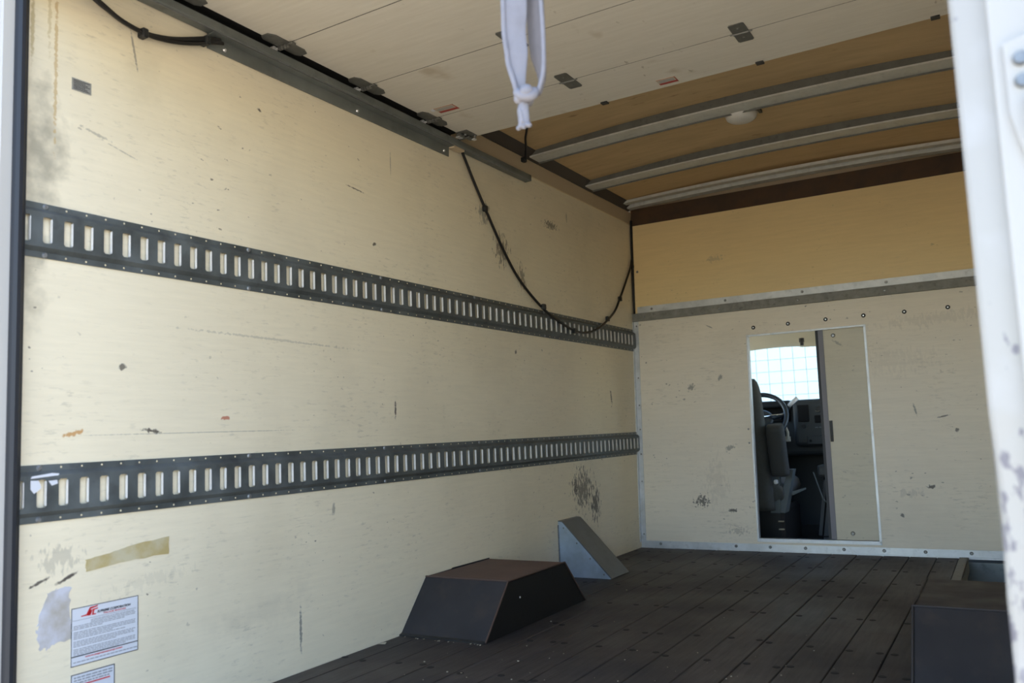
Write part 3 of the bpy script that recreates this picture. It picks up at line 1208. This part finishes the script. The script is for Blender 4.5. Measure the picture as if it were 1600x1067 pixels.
def wall_patch(name, pts, mat, label, cat, x=.0012, amp=.003, sub=5):
    random.seed(11)
    P_ = []
    n = len(pts)
    for i in range(n):
        a, b_ = pts[i], pts[(i + 1) % n]
        for k in range(sub):
            t_ = k / sub
            P_.append((0.0, a[0] + (b_[0] - a[0]) * t_ + random.uniform(-amp, amp), a[1] + (b_[1] - a[1]) * t_ + random.uniform(-amp, amp)))
    bm = add_prism(B(), P_, (x, 0, 0))
    o = obj(name, bm, mat)
    return tag(o, label, cat)


wall_patch('tape_strip', [(.153, .396), (.26, .405), (.378, .407), (.378, .449), (.26, .440), (.215, .431), (.152, .424)], 'tape_yellow', 'yellowed strip of old tape above the printed notice', 'tape', amp=.0015)
wall_patch('tape_patch', [(.044, .247), (.040, .285), (.040, .30), (.052, .335), (.062, .366), (.085, .370), (.115, .372), (.114, .335), (.119, .29), (.120, .256), (.08, .251), (.062, .243)],
           'tape_silver', 'torn silvery patch of tape left of the printed notice', 'tape', amp=.004)

# ------------------------------------------------------------------ cables
cb = thing('cable', 'thick black cable bundle looping down at the upper left', 'cable', (.01, .35, 1.75))
pts = [(.02, .065, 1.820), (.018, .105, 1.802), (.016, .149, 1.782), (.014, .18, 1.771), (.013, .225, 1.757), (.012, .277, 1.751), (.012, .319, 1.754), (.013, .379, 1.768), (.014, .442, 1.789), (.018, .490, 1.808), (.024, .530, 1.817)]
obj('wire', add_tube(B(), catmull(pts), .0062, 8), 'black_cable', cb, True)
p2 = [(x + .006, y + .004, z - .007 - .003 * math.sin(i)) for i, (x, y, z) in enumerate(pts)]
obj('wire', add_tube(B(), catmull(p2), .0052, 8), 'black_cable', cb, True)
p3 = [(x + .002, y - .004, z + .004 - (.003 if 3 < i < 8 else 0)) for i, (x, y, z) in enumerate(pts)]
obj('wire', add_tube(B(), catmull(p3), .0045, 8), 'black_cable', cb, True)
obj('clip', box((0, .278, 1.735), (.026, .296, 1.760), .003), 'black_plastic', cb)
obj('clip', box((0, .474, 1.790), (.032, .491, 1.815), .003), 'black_plastic', cb)

cb = thing('cable', 'thin black cable swagged down the wall across the upper cargo track', 'cable', (.015, 2.7, 1.17))
pts = [(.018, 1.783, 1.8285), (.014, 1.825, 1.785), (.012, 1.866, 1.737), (.011, 1.955, 1.632), (.011, 2.107, 1.462), (.011, 2.24, 1.351), (.017, 2.432, 1.248),
       (.0235, 2.604, 1.194), (.0235, 2.756, 1.167), (.0235, 2.891, 1.170), (.0235, 3.054, 1.211), (.012, 3.28, 1.315), (.010, 3.38, 1.405), (.010, 3.469, 1.500), (.012, 3.56, 1.61), (.012, 3.585, 1.66)]
obj('wire', add_tube(B(), catmull(pts), .0062, 8), 'black_cable', cb, True)
for (y, z) in ((1.955, 1.632), (2.42, 1.255), (2.74, 1.168), (3.19, 1.272), (3.38, 1.405)):
    xa = .0165 if 1.1 < z < 1.26 else .001
    obj('clip', box((xa, y - .009, z - .014), (xa + .018, y + .015, z + .012), .003), 'black_plastic', cb)
cb = thing('cable', 'black cable running straight down the front left corner', 'cable', (.01, 3.59, 1.34))
pts = [(.007, F(0, 1.90, .0)[1], 1.90), (.008, F(0, 1.87, .006)[1], 1.87), (.008, F(0, 1.6, .008)[1], 1.6), (.010, F(0, 1.34, .006)[1], 1.336)]
obj('wire', add_tube(B(), catmull(pts, 4), .0065, 8), 'black_cable', cb, True)
obj('clip', box((.002, F(0, 1.62)[1] - .016, 1.612), (.018, F(0, 1.62)[1] + .004, 1.630), .002), 'black_plastic', cb)
cb = thing('cable', 'short black lamp wire running from the roof to the left top rail', 'cable', (.03, 2.31, 1.93))
pts = [(.012, 2.325, 1.93), (.020, 2.318, 1.938), (.035, 2.295, 1.958), (.06, 2.255, 1.975), (.10, 2.18, 1.985), (.149, 2.104, 1.988), (.21, 2.0, 1.990)]
obj('wire', add_tube(B(), catmull(pts, 5), .0055, 8), 'black_cable', cb, True)
obj('clip', box((.0, 2.305, 1.928), (.022, 2.33, 1.95), .003), 'black_plastic', cb)

# ------------------------------------------------------------------ pull strap
sx_, sy_ = 1.2105, .15
sp = thing('pull_strap', 'white webbing pull strap with a knotted end hanging from the door', 'strap', (sx_, sy_, 1.19))


def ribbon(center, wdir, width, th=.0022):
    """strap band: centre points, width directions, widths"""
    bm = B()
    rings = []
    n = len(center)
    for i, p in enumerate(center):
        p = Vector(p)
        a = Vector(center[max(i - 1, 0)])
        b_ = Vector(center[min(i + 1, n - 1)])
        t_ = (b_ - a).normalized()
        w = Vector(wdir[i]).normalized()
        nn = t_.cross(w).normalized()
        h = width[i] / 2
        rings.append([bm.verts.new(p + w * h * s + nn * th * q) for s, q in ((-1, -.4), (-.85, -1), (.85, -1), (1, -.4), (1, .4), (.85, 1), (-.85, 1), (-1, .4))])
    for a, b_ in zip(rings, rings[1:]):
        for k in range(8):
            bm.faces.new((a[k], a[(k + 1) % 8], b_[(k + 1) % 8], b_[k]))
    bm.faces.new(rings[0][::-1])
    bm.faces.new(rings[-1])
    return bm


zs = [1.878, 1.72, 1.56, 1.413, 1.36, 1.323, 1.30, 1.279, 1.262, 1.248]
# two legs of the folded webbing, narrowing where they gather into the knot
lx_ = [1.208, 1.205, 1.2025, 1.2020, 1.1997, 1.2027, 1.2027, 1.2046, 1.2065, 1.2085]
rx_ = [1.218, 1.2215, 1.2255, 1.2285, 1.2292, 1.2310, 1.2340, 1.2360, 1.2335, 1.2280]
wl_ = [.042, .042, .042, .041, .037, .035, .030, .021, .015, .012]
wr_ = [.048, .048, .048, .046, .047, .042, .032, .021, .014, .011]
N_ = len(zs)


def samp(a, k=4):
    out = []
    for i in range(len(a) - 1):
        for j in range(k):
            out.append(a[i] + (a[i + 1] - a[i]) * j / k)
    return out + [a[-1]]


wls, wrs = samp(wl_), samp(wr_)
n_ = len(wls)
obj('strap_leg', ribbon(catmull([(lx_[i], sy_ - .006, zs[i]) for i in range(N_)], 4), [(1, .35 + .4 * i / n_, 0) for i in range(n_)], wls), 'white_webbing', sp, True)
obj('strap_leg', ribbon(catmull([(rx_[i], sy_ + .016, zs[i]) for i in range(N_)], 4), [(1, -.35 - .2 * i / n_, 0) for i in range(n_)], wrs), 'shaded_webbing', sp, True)
# folded edges that catch the light
obj('folded_edge', add_tube(B(), catmull([(lx_[i] - wl_[i] * .44, sy_ - .016, zs[i]) for i in range(N_)], 4), .0048, 8), 'white_webbing', sp, True)
obj('folded_edge', add_tube(B(), catmull([(rx_[i] + wr_[i] * .40, sy_ + .004, zs[i]) for i in range(N_)], 4), .0040, 8), 'white_webbing', sp, True)
bm = B()
loop = []
for k in range(40):
    a = 2 * math.pi * k / 40
    loop.append((1.2155 + .0125 * math.cos(a) + .004 * math.cos(2 * a + 1), sy_ - .004 + .012 * math.sin(a), 1.243 + .0065 * math.sin(2 * a + .4)))
add_tube(bm, loop, .0085, 10, True)
bmesh.ops.create_uvsphere(bm, u_segments=12, v_segments=8, radius=.0125, matrix=Matrix.Translation((1.221, sy_ - .014, 1.246)))
bmesh.ops.create_uvsphere(bm, u_segments=10, v_segments=8, radius=.010, matrix=Matrix.Translation((1.2045, sy_ - .010, 1.239)))
obj('knot', bm, 'white_webbing', sp, True)
bm = ribbon(catmull([(1.213, sy_ - .006, 1.238), (1.212, sy_ - .008, 1.222), (1.2115, sy_ - .008, 1.208), (1.2105, sy_ - .008, 1.196), (1.210, sy_ - .007, 1.188)], 4),
            [(1, .5, 0)] * 17, [.013 + .009 * (i / 16) ** 1.5 for i in range(17)], .004)
obj('strap_tail', bm, 'white_webbing', sp, True)
bm = ribbon(catmull([(1.206, sy_ - .006, 1.234), (1.2045, sy_ - .010, 1.220), (1.2055, sy_ - .010, 1.207), (1.206, sy_ - .008, 1.195)], 4),
            [(1, -.8, 0)] * 13, [.010 + .006 * i / 12 for i in range(13)], .003)
obj('strap_tail', bm, 'white_webbing', sp, True)
bm = B()
for k in range(7):
    x = 1.1995 + .0036 * k
    bmesh.ops.create_uvsphere(bm, u_segments=8, v_segments=6, radius=.0044, matrix=Matrix.Translation((x, sy_ - .008 + .003 * math.sin(k * 2), 1.1905 - .0016 * math.cos(k * 2.2))))
obj('frayed_end', bm, 'white_webbing', sp, True)

# ------------------------------------------------------------------ wheel boxes


def wheel_box(xw, sx, label):
    """xw: wall plane, sx: +1 into the cargo from the left wall, -1 from the right"""
    yb0, yb1, yt0, yt1, h, w = 1.312, 2.060, 1.468, 1.896, .172, .345
    t = thing('wheel_box', label, 'wheel box', (xw + sx * w / 2, 1.69, 0), 'wheel boxes along the two side walls')
    X0, X1 = xw + sx * .001, xw + sx * w
    th = .005
    def pl(name, pts, mat):
        P_ = [Vector(p) for p in pts]
        n = (P_[1] - P_[0]).cross(P_[2] - P_[0]).normalized()
        c = sum(P_, Vector()) / len(P_)
        if n.dot(Vector(((X0 + X1) / 2, 1.69, .05)) - c) < 0:
            n = -n
        return obj(name, add_prism(B(), pts, n * th), mat, t)
    pl('rear_ramp', [(X0, yb0, 0), (X1, yb0, 0), (X1, yt0, h), (X0, yt0, h)], 'box_black')
    pl('front_ramp', [(X0, yb1, 0), (X1, yb1, 0), (X1, yt1, h), (X0, yt1, h)], 'box_black')
    pl('side_panel', [(X1, yb0, 0), (X1, yb1, 0), (X1, yt1, h), (X1, yt0, h)], 'box_side')
    pl('top_panel', [(X0, yt0, h), (X1, yt0, h), (X1, yt1, h), (X0, yt1, h)], 'box_rust' if sx > 0 else 'box_top_dark')
    e = .0035
    for name, a, b_ in (('edge_bead', (X1, yb0, .002), (X1, yt0, h)), ('edge_bead', (X1, yt0, h), (X1, yt1, h)), ('edge_bead', (X1, yt1, h), (X1, yb1, .002)),
                        ('edge_bead', (X0, yt0, h), (X1, yt0, h))):
        obj(name, add_tube(B(), [a, b_], e, 6), 'rust_edge' if sx > 0 else 'box_top_dark', t)
    bm = B()
    add_prism(bm, [(X0, yb0 - .008, .0), (X0, yb0 - .008, .003), (X0, yb0 + .006, .007), (X0, yb0 + .006, 0)], (X1 - X0, 0, 0))
    obj('foot_flange', bm, 'dark_screw', t)
    if sx > 0:
        bm = add_disc(B(), (X1, 1.545, .105), (1, 0, 0), .004, .002, 8)
        obj('screw', bm, 'bright_screw', t)
        # torn plywood lip behind the top edge
        bm = B()
        add_prism(bm, [(X0, yt0 - .002, h), (X0, yt0 + .16, h + .002), (X0, yt0 + .17, h + .005), (X0, yt1, h + .004), (X0, yt1, h)], (.004, 0, 0))
        obj('wall_lip', bm, 'box_black', t)
    return t


wheel_box(0, 1, 'black steel wheel box against the left wall with brown worn top')
wheel_box(W, -1, 'dark steel wheel box at the right side beside the white post')

# ------------------------------------------------------------------ triangular sheet metal cover
ty0, ty1 = 2.514, 2.712
tc = thing('triangular_cover', 'triangular galvanised sheet cover beside the left wheel box', 'metal cover', (.12, 2.61, 0))
obj('near_cheek', add_prism(B(), [(.001, ty0 + .004, 0), (.252, ty0 + .004, 0), (.252, ty0 + .004, .006), (.018, ty0 + .004, .238), (.001, ty0 + .004, .238)], (0, .003, 0)), 'galvanised_sheet', tc)
obj('far_cheek', add_prism(B(), [(.001, ty1 - .006, 0), (.252, ty1 - .006, 0), (.252, ty1 - .006, .006), (.018, ty1 - .006, .238), (.001, ty1 - .006, .238)], (0, .003, 0)), 'galvanised_sheet', tc)
obj('sloped_lid', add_prism(B(), [(.257, ty0, .001), (.262, ty0, .004), (.034, ty0, .243), (.022, ty0, .254), (.001, ty0, .256), (.001, ty0, .252), (.020, ty0, .250), (.030, ty0, .241)], (0, ty1 - ty0, 0)), 'lid_sheet', tc)
bm = add_prism(B(), [(.001, ty0 + .0005, .252), (.001, ty0 + .0005, .236), (.014, ty0 + .0005, .236), (.242, ty0 + .0005, 0), (.257, ty0 + .0005, .001), (.030, ty0 + .0005, .242), (.018, ty0 + .0005, .252)], (0, .0035, 0))
obj('lid_flange', bm, 'galvanised_sheet', tc)
obj('wall_flange', box((.0005, ty0 - .006, .008), (.003, ty0 + .004, .236)), 'screw_steel', tc)
for k, t_ in enumerate((.06, .34, .62, .90)):
    p = (.018 + (.250 - .018) * t_ - .004, ty0 + .0005, .241 * (1 - t_) - .004)
    child('screw', ME['screw_y'], tc, p, scale=(.55, .8, .55))

# crumbs on the floor
random.seed(21)
bm = B()
for k in range(60):
    x, y = random.uniform(.03, 1.55), random.choice((random.uniform(.9, 1.6), random.uniform(1.0, 2.6)))
    if x < .37 and y > 1.26:
        continue
    r = random.choice((.0007, .001, .0014))
    add_box(bm, (x - r, y - r, 0), (x + r * random.uniform(.8, 2), y + r * random.uniform(.8, 1.6), r))
for (x, y, _z) in ((.394, 1.673, 0), (.548, 1.172, 0), (.414, .996, 0), (.46, 1.0, 0), (.285, 1.061, 0), (.42, 2.302, 0)):
    add_box(bm, (x - .002, y - .002, 0), (x + .0025, y + .002, .002))
for k in range(16):
    x = random.uniform(.02, .34)
    add_box(bm, (x, 1.285 + random.uniform(0, .012), 0), (x + .003, 1.288 + random.uniform(0, .012), .0014))
o = obj('floor_crumbs', bm, 'label_buff')
tag(o, 'pale crumbs of debris scattered over the plank floor', 'debris', kind='stuff')
bm = add_prism(B(), [(.010, 1.180, .001), (.022, 1.176, .003), (.034, 1.188, .001), (.030, 1.200, .004), (.014, 1.198, .002)], (0, 0, .0012))
tag(obj('paper_scrap', bm, 'label_buff'), 'pale scrap of paper on the floor by the left wall', 'scrap')

# ------------------------------------------------------------------ rear frame posts
pl_ = struct('trim_11', box((-.20, -.085, -.15), (-.004, -.05, 2.10), .003), 'chipped_white')
obj('raised_strip', box((-.004, -.075, -.15), (.020, -.044, 2.10), .003), 'white_enamel', pl_)
bm = add_tube(B(), [(.026, -.036, z) for z in (-.1, .5, 1.0, 1.5, 2.0)], .013, 10)
add_box(bm, (.0, -.046, -.1), (.026, -.016, 2.0), .003)
obj('rubber_seal', bm, 'black_rubber', pl_)
# right post: chipped inner face, outer frame plate standing proud of it
bm = B()
prof = [(1.858, -.046), (1.862, -.050), (1.893, -.052), (1.893, -.02), (1.858, -.02)]
pts_ = []
rings = []
random.seed(5)
nz_ = 60
for i in range(nz_ + 1):
    z = -.15 + 2.25 * i / nz_
    d = 0
    if .50 < z < .66:
        d = .0022 * math.sin((z - .50) / .16 * math.pi) + random.uniform(-.0008, .0008)
    rings.append([bm.verts.new((x + (d if j < 2 else 0), y + (d * .6 if j < 2 else 0), z)) for j, (x, y) in enumerate(prof)])
for a, b_ in zip(rings, rings[1:]):
    for k in range(5):
        bm.faces.new((a[k], a[(k + 1) % 5], b_[(k + 1) % 5], b_[k]))
bm.faces.new(rings[0][::-1])
bm.faces.new(rings[-1])
pr_ = struct('trim_12', bm, 'chipped_white')
obj('outer_plate', box((1.893, -.066, -.15), (2.12, -.02, 2.10), .004, 2), 'white_enamel', pr_)
bk = thing('latch_bracket', 'white latch bracket with two dark bolts on the right post', 'bracket', (1.93, -.066, 1.0))
obj('bracket_plate', add_prism(B(), [(1.9045, -.0665, 1.062), (1.96, -.0665, 1.075), (1.96, -.0665, .92), (1.918, -.0665, .930), (1.911, -.0665, .955), (1.905, -.0665, .985)], (0, -.007, 0)), 'white_enamel', bk)
obj('bracket_knuckle', box((1.920, -.092, .955), (1.96, -.073, 1.005), .008, 3), 'white_enamel', bk)
for z in (1.042, 1.018):
    bm = add_disc(B(), (1.9195, -.0735, z), (0, -1, 0), .0085, .006, 10, .8)
    obj('bolt', bm, 'screw_steel', bk)

# ------------------------------------------------------------------ cab beyond the opening
cf = struct('floor_cab', box((-.05, 3.64, -.09), (2.0, 5.4, -.05)), 'black_plastic')
bm = B()
for x0, x1 in ((-.08, -.05), (2.0, 2.03)):
    add_box(bm, (x0, 3.64, -.09), (x1, 5.5, .70))
    add_box(bm, (x0, 3.64, .70), (x1, 4.0, 1.32))
    add_box(bm, (x0, 4.0, 1.22), (x1, 5.1, 1.32))
wlc = struct('wall_cab', bm, 'dash_plastic')
bm = B()
add_box(bm, (-.08, 3.64, 1.33), (2.03, 4.70, 1.36))
add_box(bm, (-.08, 3.66, 1.30), (2.03, 3.76, 1.34))
hl = struct('ceiling_cab', bm, 'beige_headliner')
# front edge of the headliner: a drooping padded roll with a wavy lower edge
bm = B()
n = 40
rings = []
for i in range(n + 1):
    x = -.05 + 2.05 * i / n
    t_ = (x - .58) / .30
    dz = 0.022 * math.exp(-t_ * t_) + .006 * math.sin(x * 5)
    z0 = 1.158 + dz
    rings.append([bm.verts.new(p) for p in ((x, 4.70, 1.335), (x, 4.70, 1.36), (x, 5.02, 1.26), (x, 5.00, 1.20), (x, 4.93, z0), (x, 4.88, z0 + .006), (x, 4.84, z0 + .05), (x, 4.80, 1.28))])
for a, b_ in zip(rings, rings[1:]):
    for k in range(8):
        bm.faces.new((a[k], a[(k + 1) % 8], b_[(k + 1) % 8], b_[k]))
bm.faces.new(rings[0][::-1])
bm.faces.new(rings[-1])
obj('headliner_roll', bm, 'beige_headliner', hl, True)
sv = thing('sun_visor', 'beige folded sun visor above the windshield with black clip', 'sun visor', (.76, 4.85, 1.17))
obj('flap', add_hexa(B(), [(.69, 4.80, 1.163), (1.10, 4.80, 1.150), (1.10, 4.825, 1.150), (.70, 4.825, 1.163), (.655, 4.74, 1.285), (1.10, 4.74, 1.285), (1.10, 4.765, 1.285), (.66, 4.765, 1.285)]), 'beige_headliner', sv)
bm = add_tube(B(), [(.716, 4.735, 1.215), (.716, 4.735, 1.188)], .016, 10)
add_tube(bm, [(.716, 4.735, 1.188), (.716, 4.735, 1.166)], .012, 10)
obj('clip', bm, 'black_plastic', sv)
# windshield
bm = add_prism(B(), [(-.05, 5.02, 1.24), (2.0, 5.02, 1.24), (2.0, 5.62, .74), (-.05, 5.62, .74)], (0, .005, .005))
ws = struct('window_1', bm, 'glass')
bm = B()
add_tube(bm, [(-.05, 5.02, 1.25), (-.05, 5.62, .74)], .04, 8)
add_tube(bm, [(2.0, 5.02, 1.25), (2.0, 5.62, .74)], .04, 8)
obj('pillar', bm, 'dash_plastic', ws)

# dashboard
da = thing('dashboard', 'dark vehicle dashboard with centre stack seen through the opening', 'dashboard', (.9, 4.9, .6))
bm = B()
add_box(bm, (-.05, 4.86, .44), (2.0, 5.62, .795), .03, 3)
add_box(bm, (-.05, 5.2, -.05), (2.0, 5.5, .5))
obj('dash_body', bm, 'dash_plastic', da)
bm = B()
add_box(bm, (.30, 4.78, .765), (.60, 5.3, .812), .012, 2)
obj('cluster_hood', bm, 'black_plastic', da)
obj('instrument_cluster', box((.31, 4.84, .67), (.58, 4.87, .765), .006), 'black_gap', da)
bm = B()
add_box(bm, (.615, 4.76, .50), (.98, 4.90, .812), .03, 3)
obj('centre_stack', bm, 'dash_plastic', da)
obj('radio_panel', box((.651, 4.752, .664), (.722, 4.765, .776), .004), 'black_gap', da)
obj('vent', box((.755, 4.752, .655), (.815, 4.765, .705), .004), 'black_gap', da)
kn = obj('knob', add_disc(B(), (.782, 4.758, .742), (0, -1, 0), .020, .014, 16, .85), 'black_plastic', da)
obj('bright_ring', add_tube(B(), [(.782 + .015 * math.cos(a), 4.742, .737 + .010 * math.sin(a)) for a in [math.pi * (1.1 + .09 * k) for k in range(9)]], .0025, 6), 'chrome', da)
obj('knob', add_disc(B(), (.684, 4.758, .637), (0, -1, 0), .016, .012, 16, .85), 'black_plastic', da)
obj('switch', box((.755, 4.752, .622), (.772, 4.762, .628), .001), 'seat_plastic', da)
obj('switch', box((.780, 4.752, .622), (.797, 4.762, .628), .001), 'seat_plastic', da)
obj('ashtray', box((.70, 4.752, .515), (.95, 4.764, .572), .004), 'dash_plastic', da)
obj('lighter_socket', add_disc(B(), (.722, 4.752, .540), (0, -1, 0), .009, .006, 12, .9), 'black_gap', da)
# steering wheel and column
wc = Vector((.452, 4.55, .70))
sw = thing('steering_wheel', 'dark steering wheel on its column left of the centre stack', 'steering wheel', wc)
tilt = math.radians(28)
ax = Vector((0, -math.cos(tilt), math.sin(tilt)))
uu = Vector((1, 0, 0))
vv = ax.cross(uu).normalized()
if vv.z < 0:
    vv = -vv
RW = .172


def wp(a, r, d=0):
    return wc + uu * r * math.cos(a) + vv * r * math.sin(a) + ax * d


obj('rim', add_tube(B(), [wp(2 * math.pi * k / 48, RW) for k in range(48)], .0155, 10, True), 'wheel_leather', sw, True)
bm = B()
bmesh.ops.create_uvsphere(bm, u_segments=18, v_segments=10, radius=1, matrix=Matrix.Translation(wc - ax * .03) @ Matrix(((uu.x, vv.x, ax.x, 0), (uu.y, vv.y, ax.y, 0), (uu.z, vv.z, ax.z, 0), (0, 0, 0, 1))) @ Matrix.Diagonal((.085, .075, .035, 1)))
obj('hub', bm, 'wheel_leather', sw, True)
for a, w_ in ((.12, .013), (math.pi - .12, .013), (-.9, .012), (math.pi + .9, .012)):
    obj('spoke', add_tube(B(), [wp(a, .06, -.025), wp(a, .12, -.012), wp(a, RW, 0)], w_, 8), 'wheel_leather', sw, True)
obj('spoke_trim', add_tube(B(), [wp(.20, .03, .005), wp(.16, .10, .003), wp(.12, RW - .016, .004)], .006, 6), 'chrome', sw, True)
obj('column', add_tube(B(), [wc - ax * .04, wc - ax * .30], .045, 12), 'black_plastic', sw, True)
bm = add_tube(B(), [(.56, 4.68, .69), (.615, 4.62, .748), (.640, 4.60, .775)], .011, 8)
obj('shift_lever', bm, 'wheel_leather', sw, True)
bm = add_tube(B(), [(.632, 4.60, .770), (.655, 4.60, .792), (.690, 4.60, .820)], .013, 8)
obj('lever_grip', bm, 'white_plastic', sw, True)
bm = add_tube(B(), [(.585, 4.66, .64), (.600, 4.66, .60), (.598, 4.66, .555)], .009, 8)
add_box(bm, (.575, 4.655, .54), (.615, 4.665, .575), .004)
kk = obj('key_tag', bm, 'beige_plastic', sw)

# driver seat
ds = thing('driver_seat', 'grey cloth driver seat with raised armrest behind the opening', 'seat', (.36, 4.1, -.05))


def slab(name, x0, x1, pts, th, mat, parent, bev=.03):
    """upholstered slab following (y,z) centre points"""
    bm = B()
    rings = []
    P_ = catmull([(0, y, z) for y, z in pts], 4)
    n = len(P_)
    for i, p in enumerate(P_):
        a, b_ = P_[max(i - 1, 0)], P_[min(i + 1, n - 1)]
        t_ = (b_ - a).normalized()
        nn = Vector((0, -t_.z, t_.y))
        u = i / (n - 1)
        e_ = 1 - .35 * max(0, (abs(u - .5) * 2 - .8) / .2) ** 2
        hw = (x1 - x0) / 2 * (1 - .10 * max(0, (u - .75) / .25) ** 2)
        ring = []
        for k in range(16):
            c, s = math.cos(2 * math.pi * k / 16), math.sin(2 * math.pi * k / 16)
            q = 4.5
            cx = math.copysign(abs(c) ** (2 / q), c)
            sx2 = math.copysign(abs(s) ** (2 / 2.6), s)
            ring.append(bm.verts.new(Vector(((x0 + x1) / 2 + cx * hw, p.y + nn.y * sx2 * th / 2 * e_, p.z + nn.z * sx2 * th / 2 * e_))))
        rings.append(ring)
    for a, b_ in zip(rings, rings[1:]):
        for k in range(16):
            bm.faces.new((a[k], a[(k + 1) % 16], b_[(k + 1) % 16], b_[k]))
    bm.faces.new(rings[0][::-1])
    bm.faces.new(rings[-1])
    return obj(name, bm, mat, parent, True)


slab('backrest', .08, .650, [(3.98, .17), (3.95, .35), (3.90, .60), (3.85, .80), (3.83, .92)], .15, 'seat_cloth', ds)
slab('headrest', .24, .48, [(3.83, .93), (3.82, 1.02), (3.82, 1.08)], .09, 'seat_cloth', ds)
slab('armrest', .655, .752, [(3.94, .37), (3.92, .45), (3.89, .58), (3.87, .655)], .11, 'seat_dark', ds)
slab('cushion', .08, .70, [(3.98, .26), (4.15, .27), (4.40, .29), (4.52, .27)], .15, 'seat_cloth', ds)
bm = add_hexa(B(), [(.655, 4.00, .15), (.700, 4.00, .15), (.700, 4.10, .15), (.655, 4.10, .15), (.718, 4.05, .395), (.752, 4.05, .395), (.752, 4.12, .395), (.718, 4.12, .395)])
obj('side_bolster', bm, 'seat_plastic', ds)
bm = add_prism(B(), [(.62, 3.99, .15), (.62, 3.99, .26), (.62, 4.02, .36), (.62, 4.06, .36), (.62, 4.06, .15)], (.055, 0, 0))
obj('recliner_cover', bm, 'seat_plastic', ds)
obj('adjust_lever', add_hexa(B(), [(.735, 4.05, .245), (.80, 4.10, .275), (.80, 4.12, .275), (.735, 4.07, .245), (.735, 4.05, .268), (.80, 4.10, .285), (.80, 4.12, .285), (.735, 4.07, .268)]), 'seat_plastic', ds)
obj('buckle', box((.660, 3.94, .318), (.680, 3.975, .342), .006, 2), 'white_plastic', ds)
obj('seat_base', box((.12, 4.0, -.05), (.69, 4.45, .18), .02), 'black_plastic', ds)
for z in (.055, .10):
    obj('base_plate_slot', box((.660, 3.985, z), (.690, 4.0, z + .006)), 'label_buff', ds)
# engine cover between the seats
ec = thing('engine_cover', 'dark engine cover box on the cab floor beside the seat', 'engine cover', (1.0, 4.7, -.05))
bm = B()
add_hexa(bm, [(.80, 4.35, -.05), (1.25, 4.35, -.05), (1.30, 4.74, -.05), (.74, 4.74, -.05), (.85, 4.42, .33), (1.2, 4.42, .33), (1.2, 4.74, .42), (.80, 4.74, .42)])
bmesh.ops.bevel(bm, geom=list(bm.edges), offset=.03, segments=3, affect='EDGES')
obj('shell', bm, 'black_plastic', ec)
obj('cup_tray', box((.82, 4.38, .33), (1.05, 4.6, .40), .012, 2), 'dash_plastic', ec)
obj('cord', add_tube(B(), catmull([(.80, 4.36, .36), (.835, 4.34, .25), (.86, 4.33, .19), (.91, 4.33, .18)], 5), .004, 6), 'seat_plastic', ec)
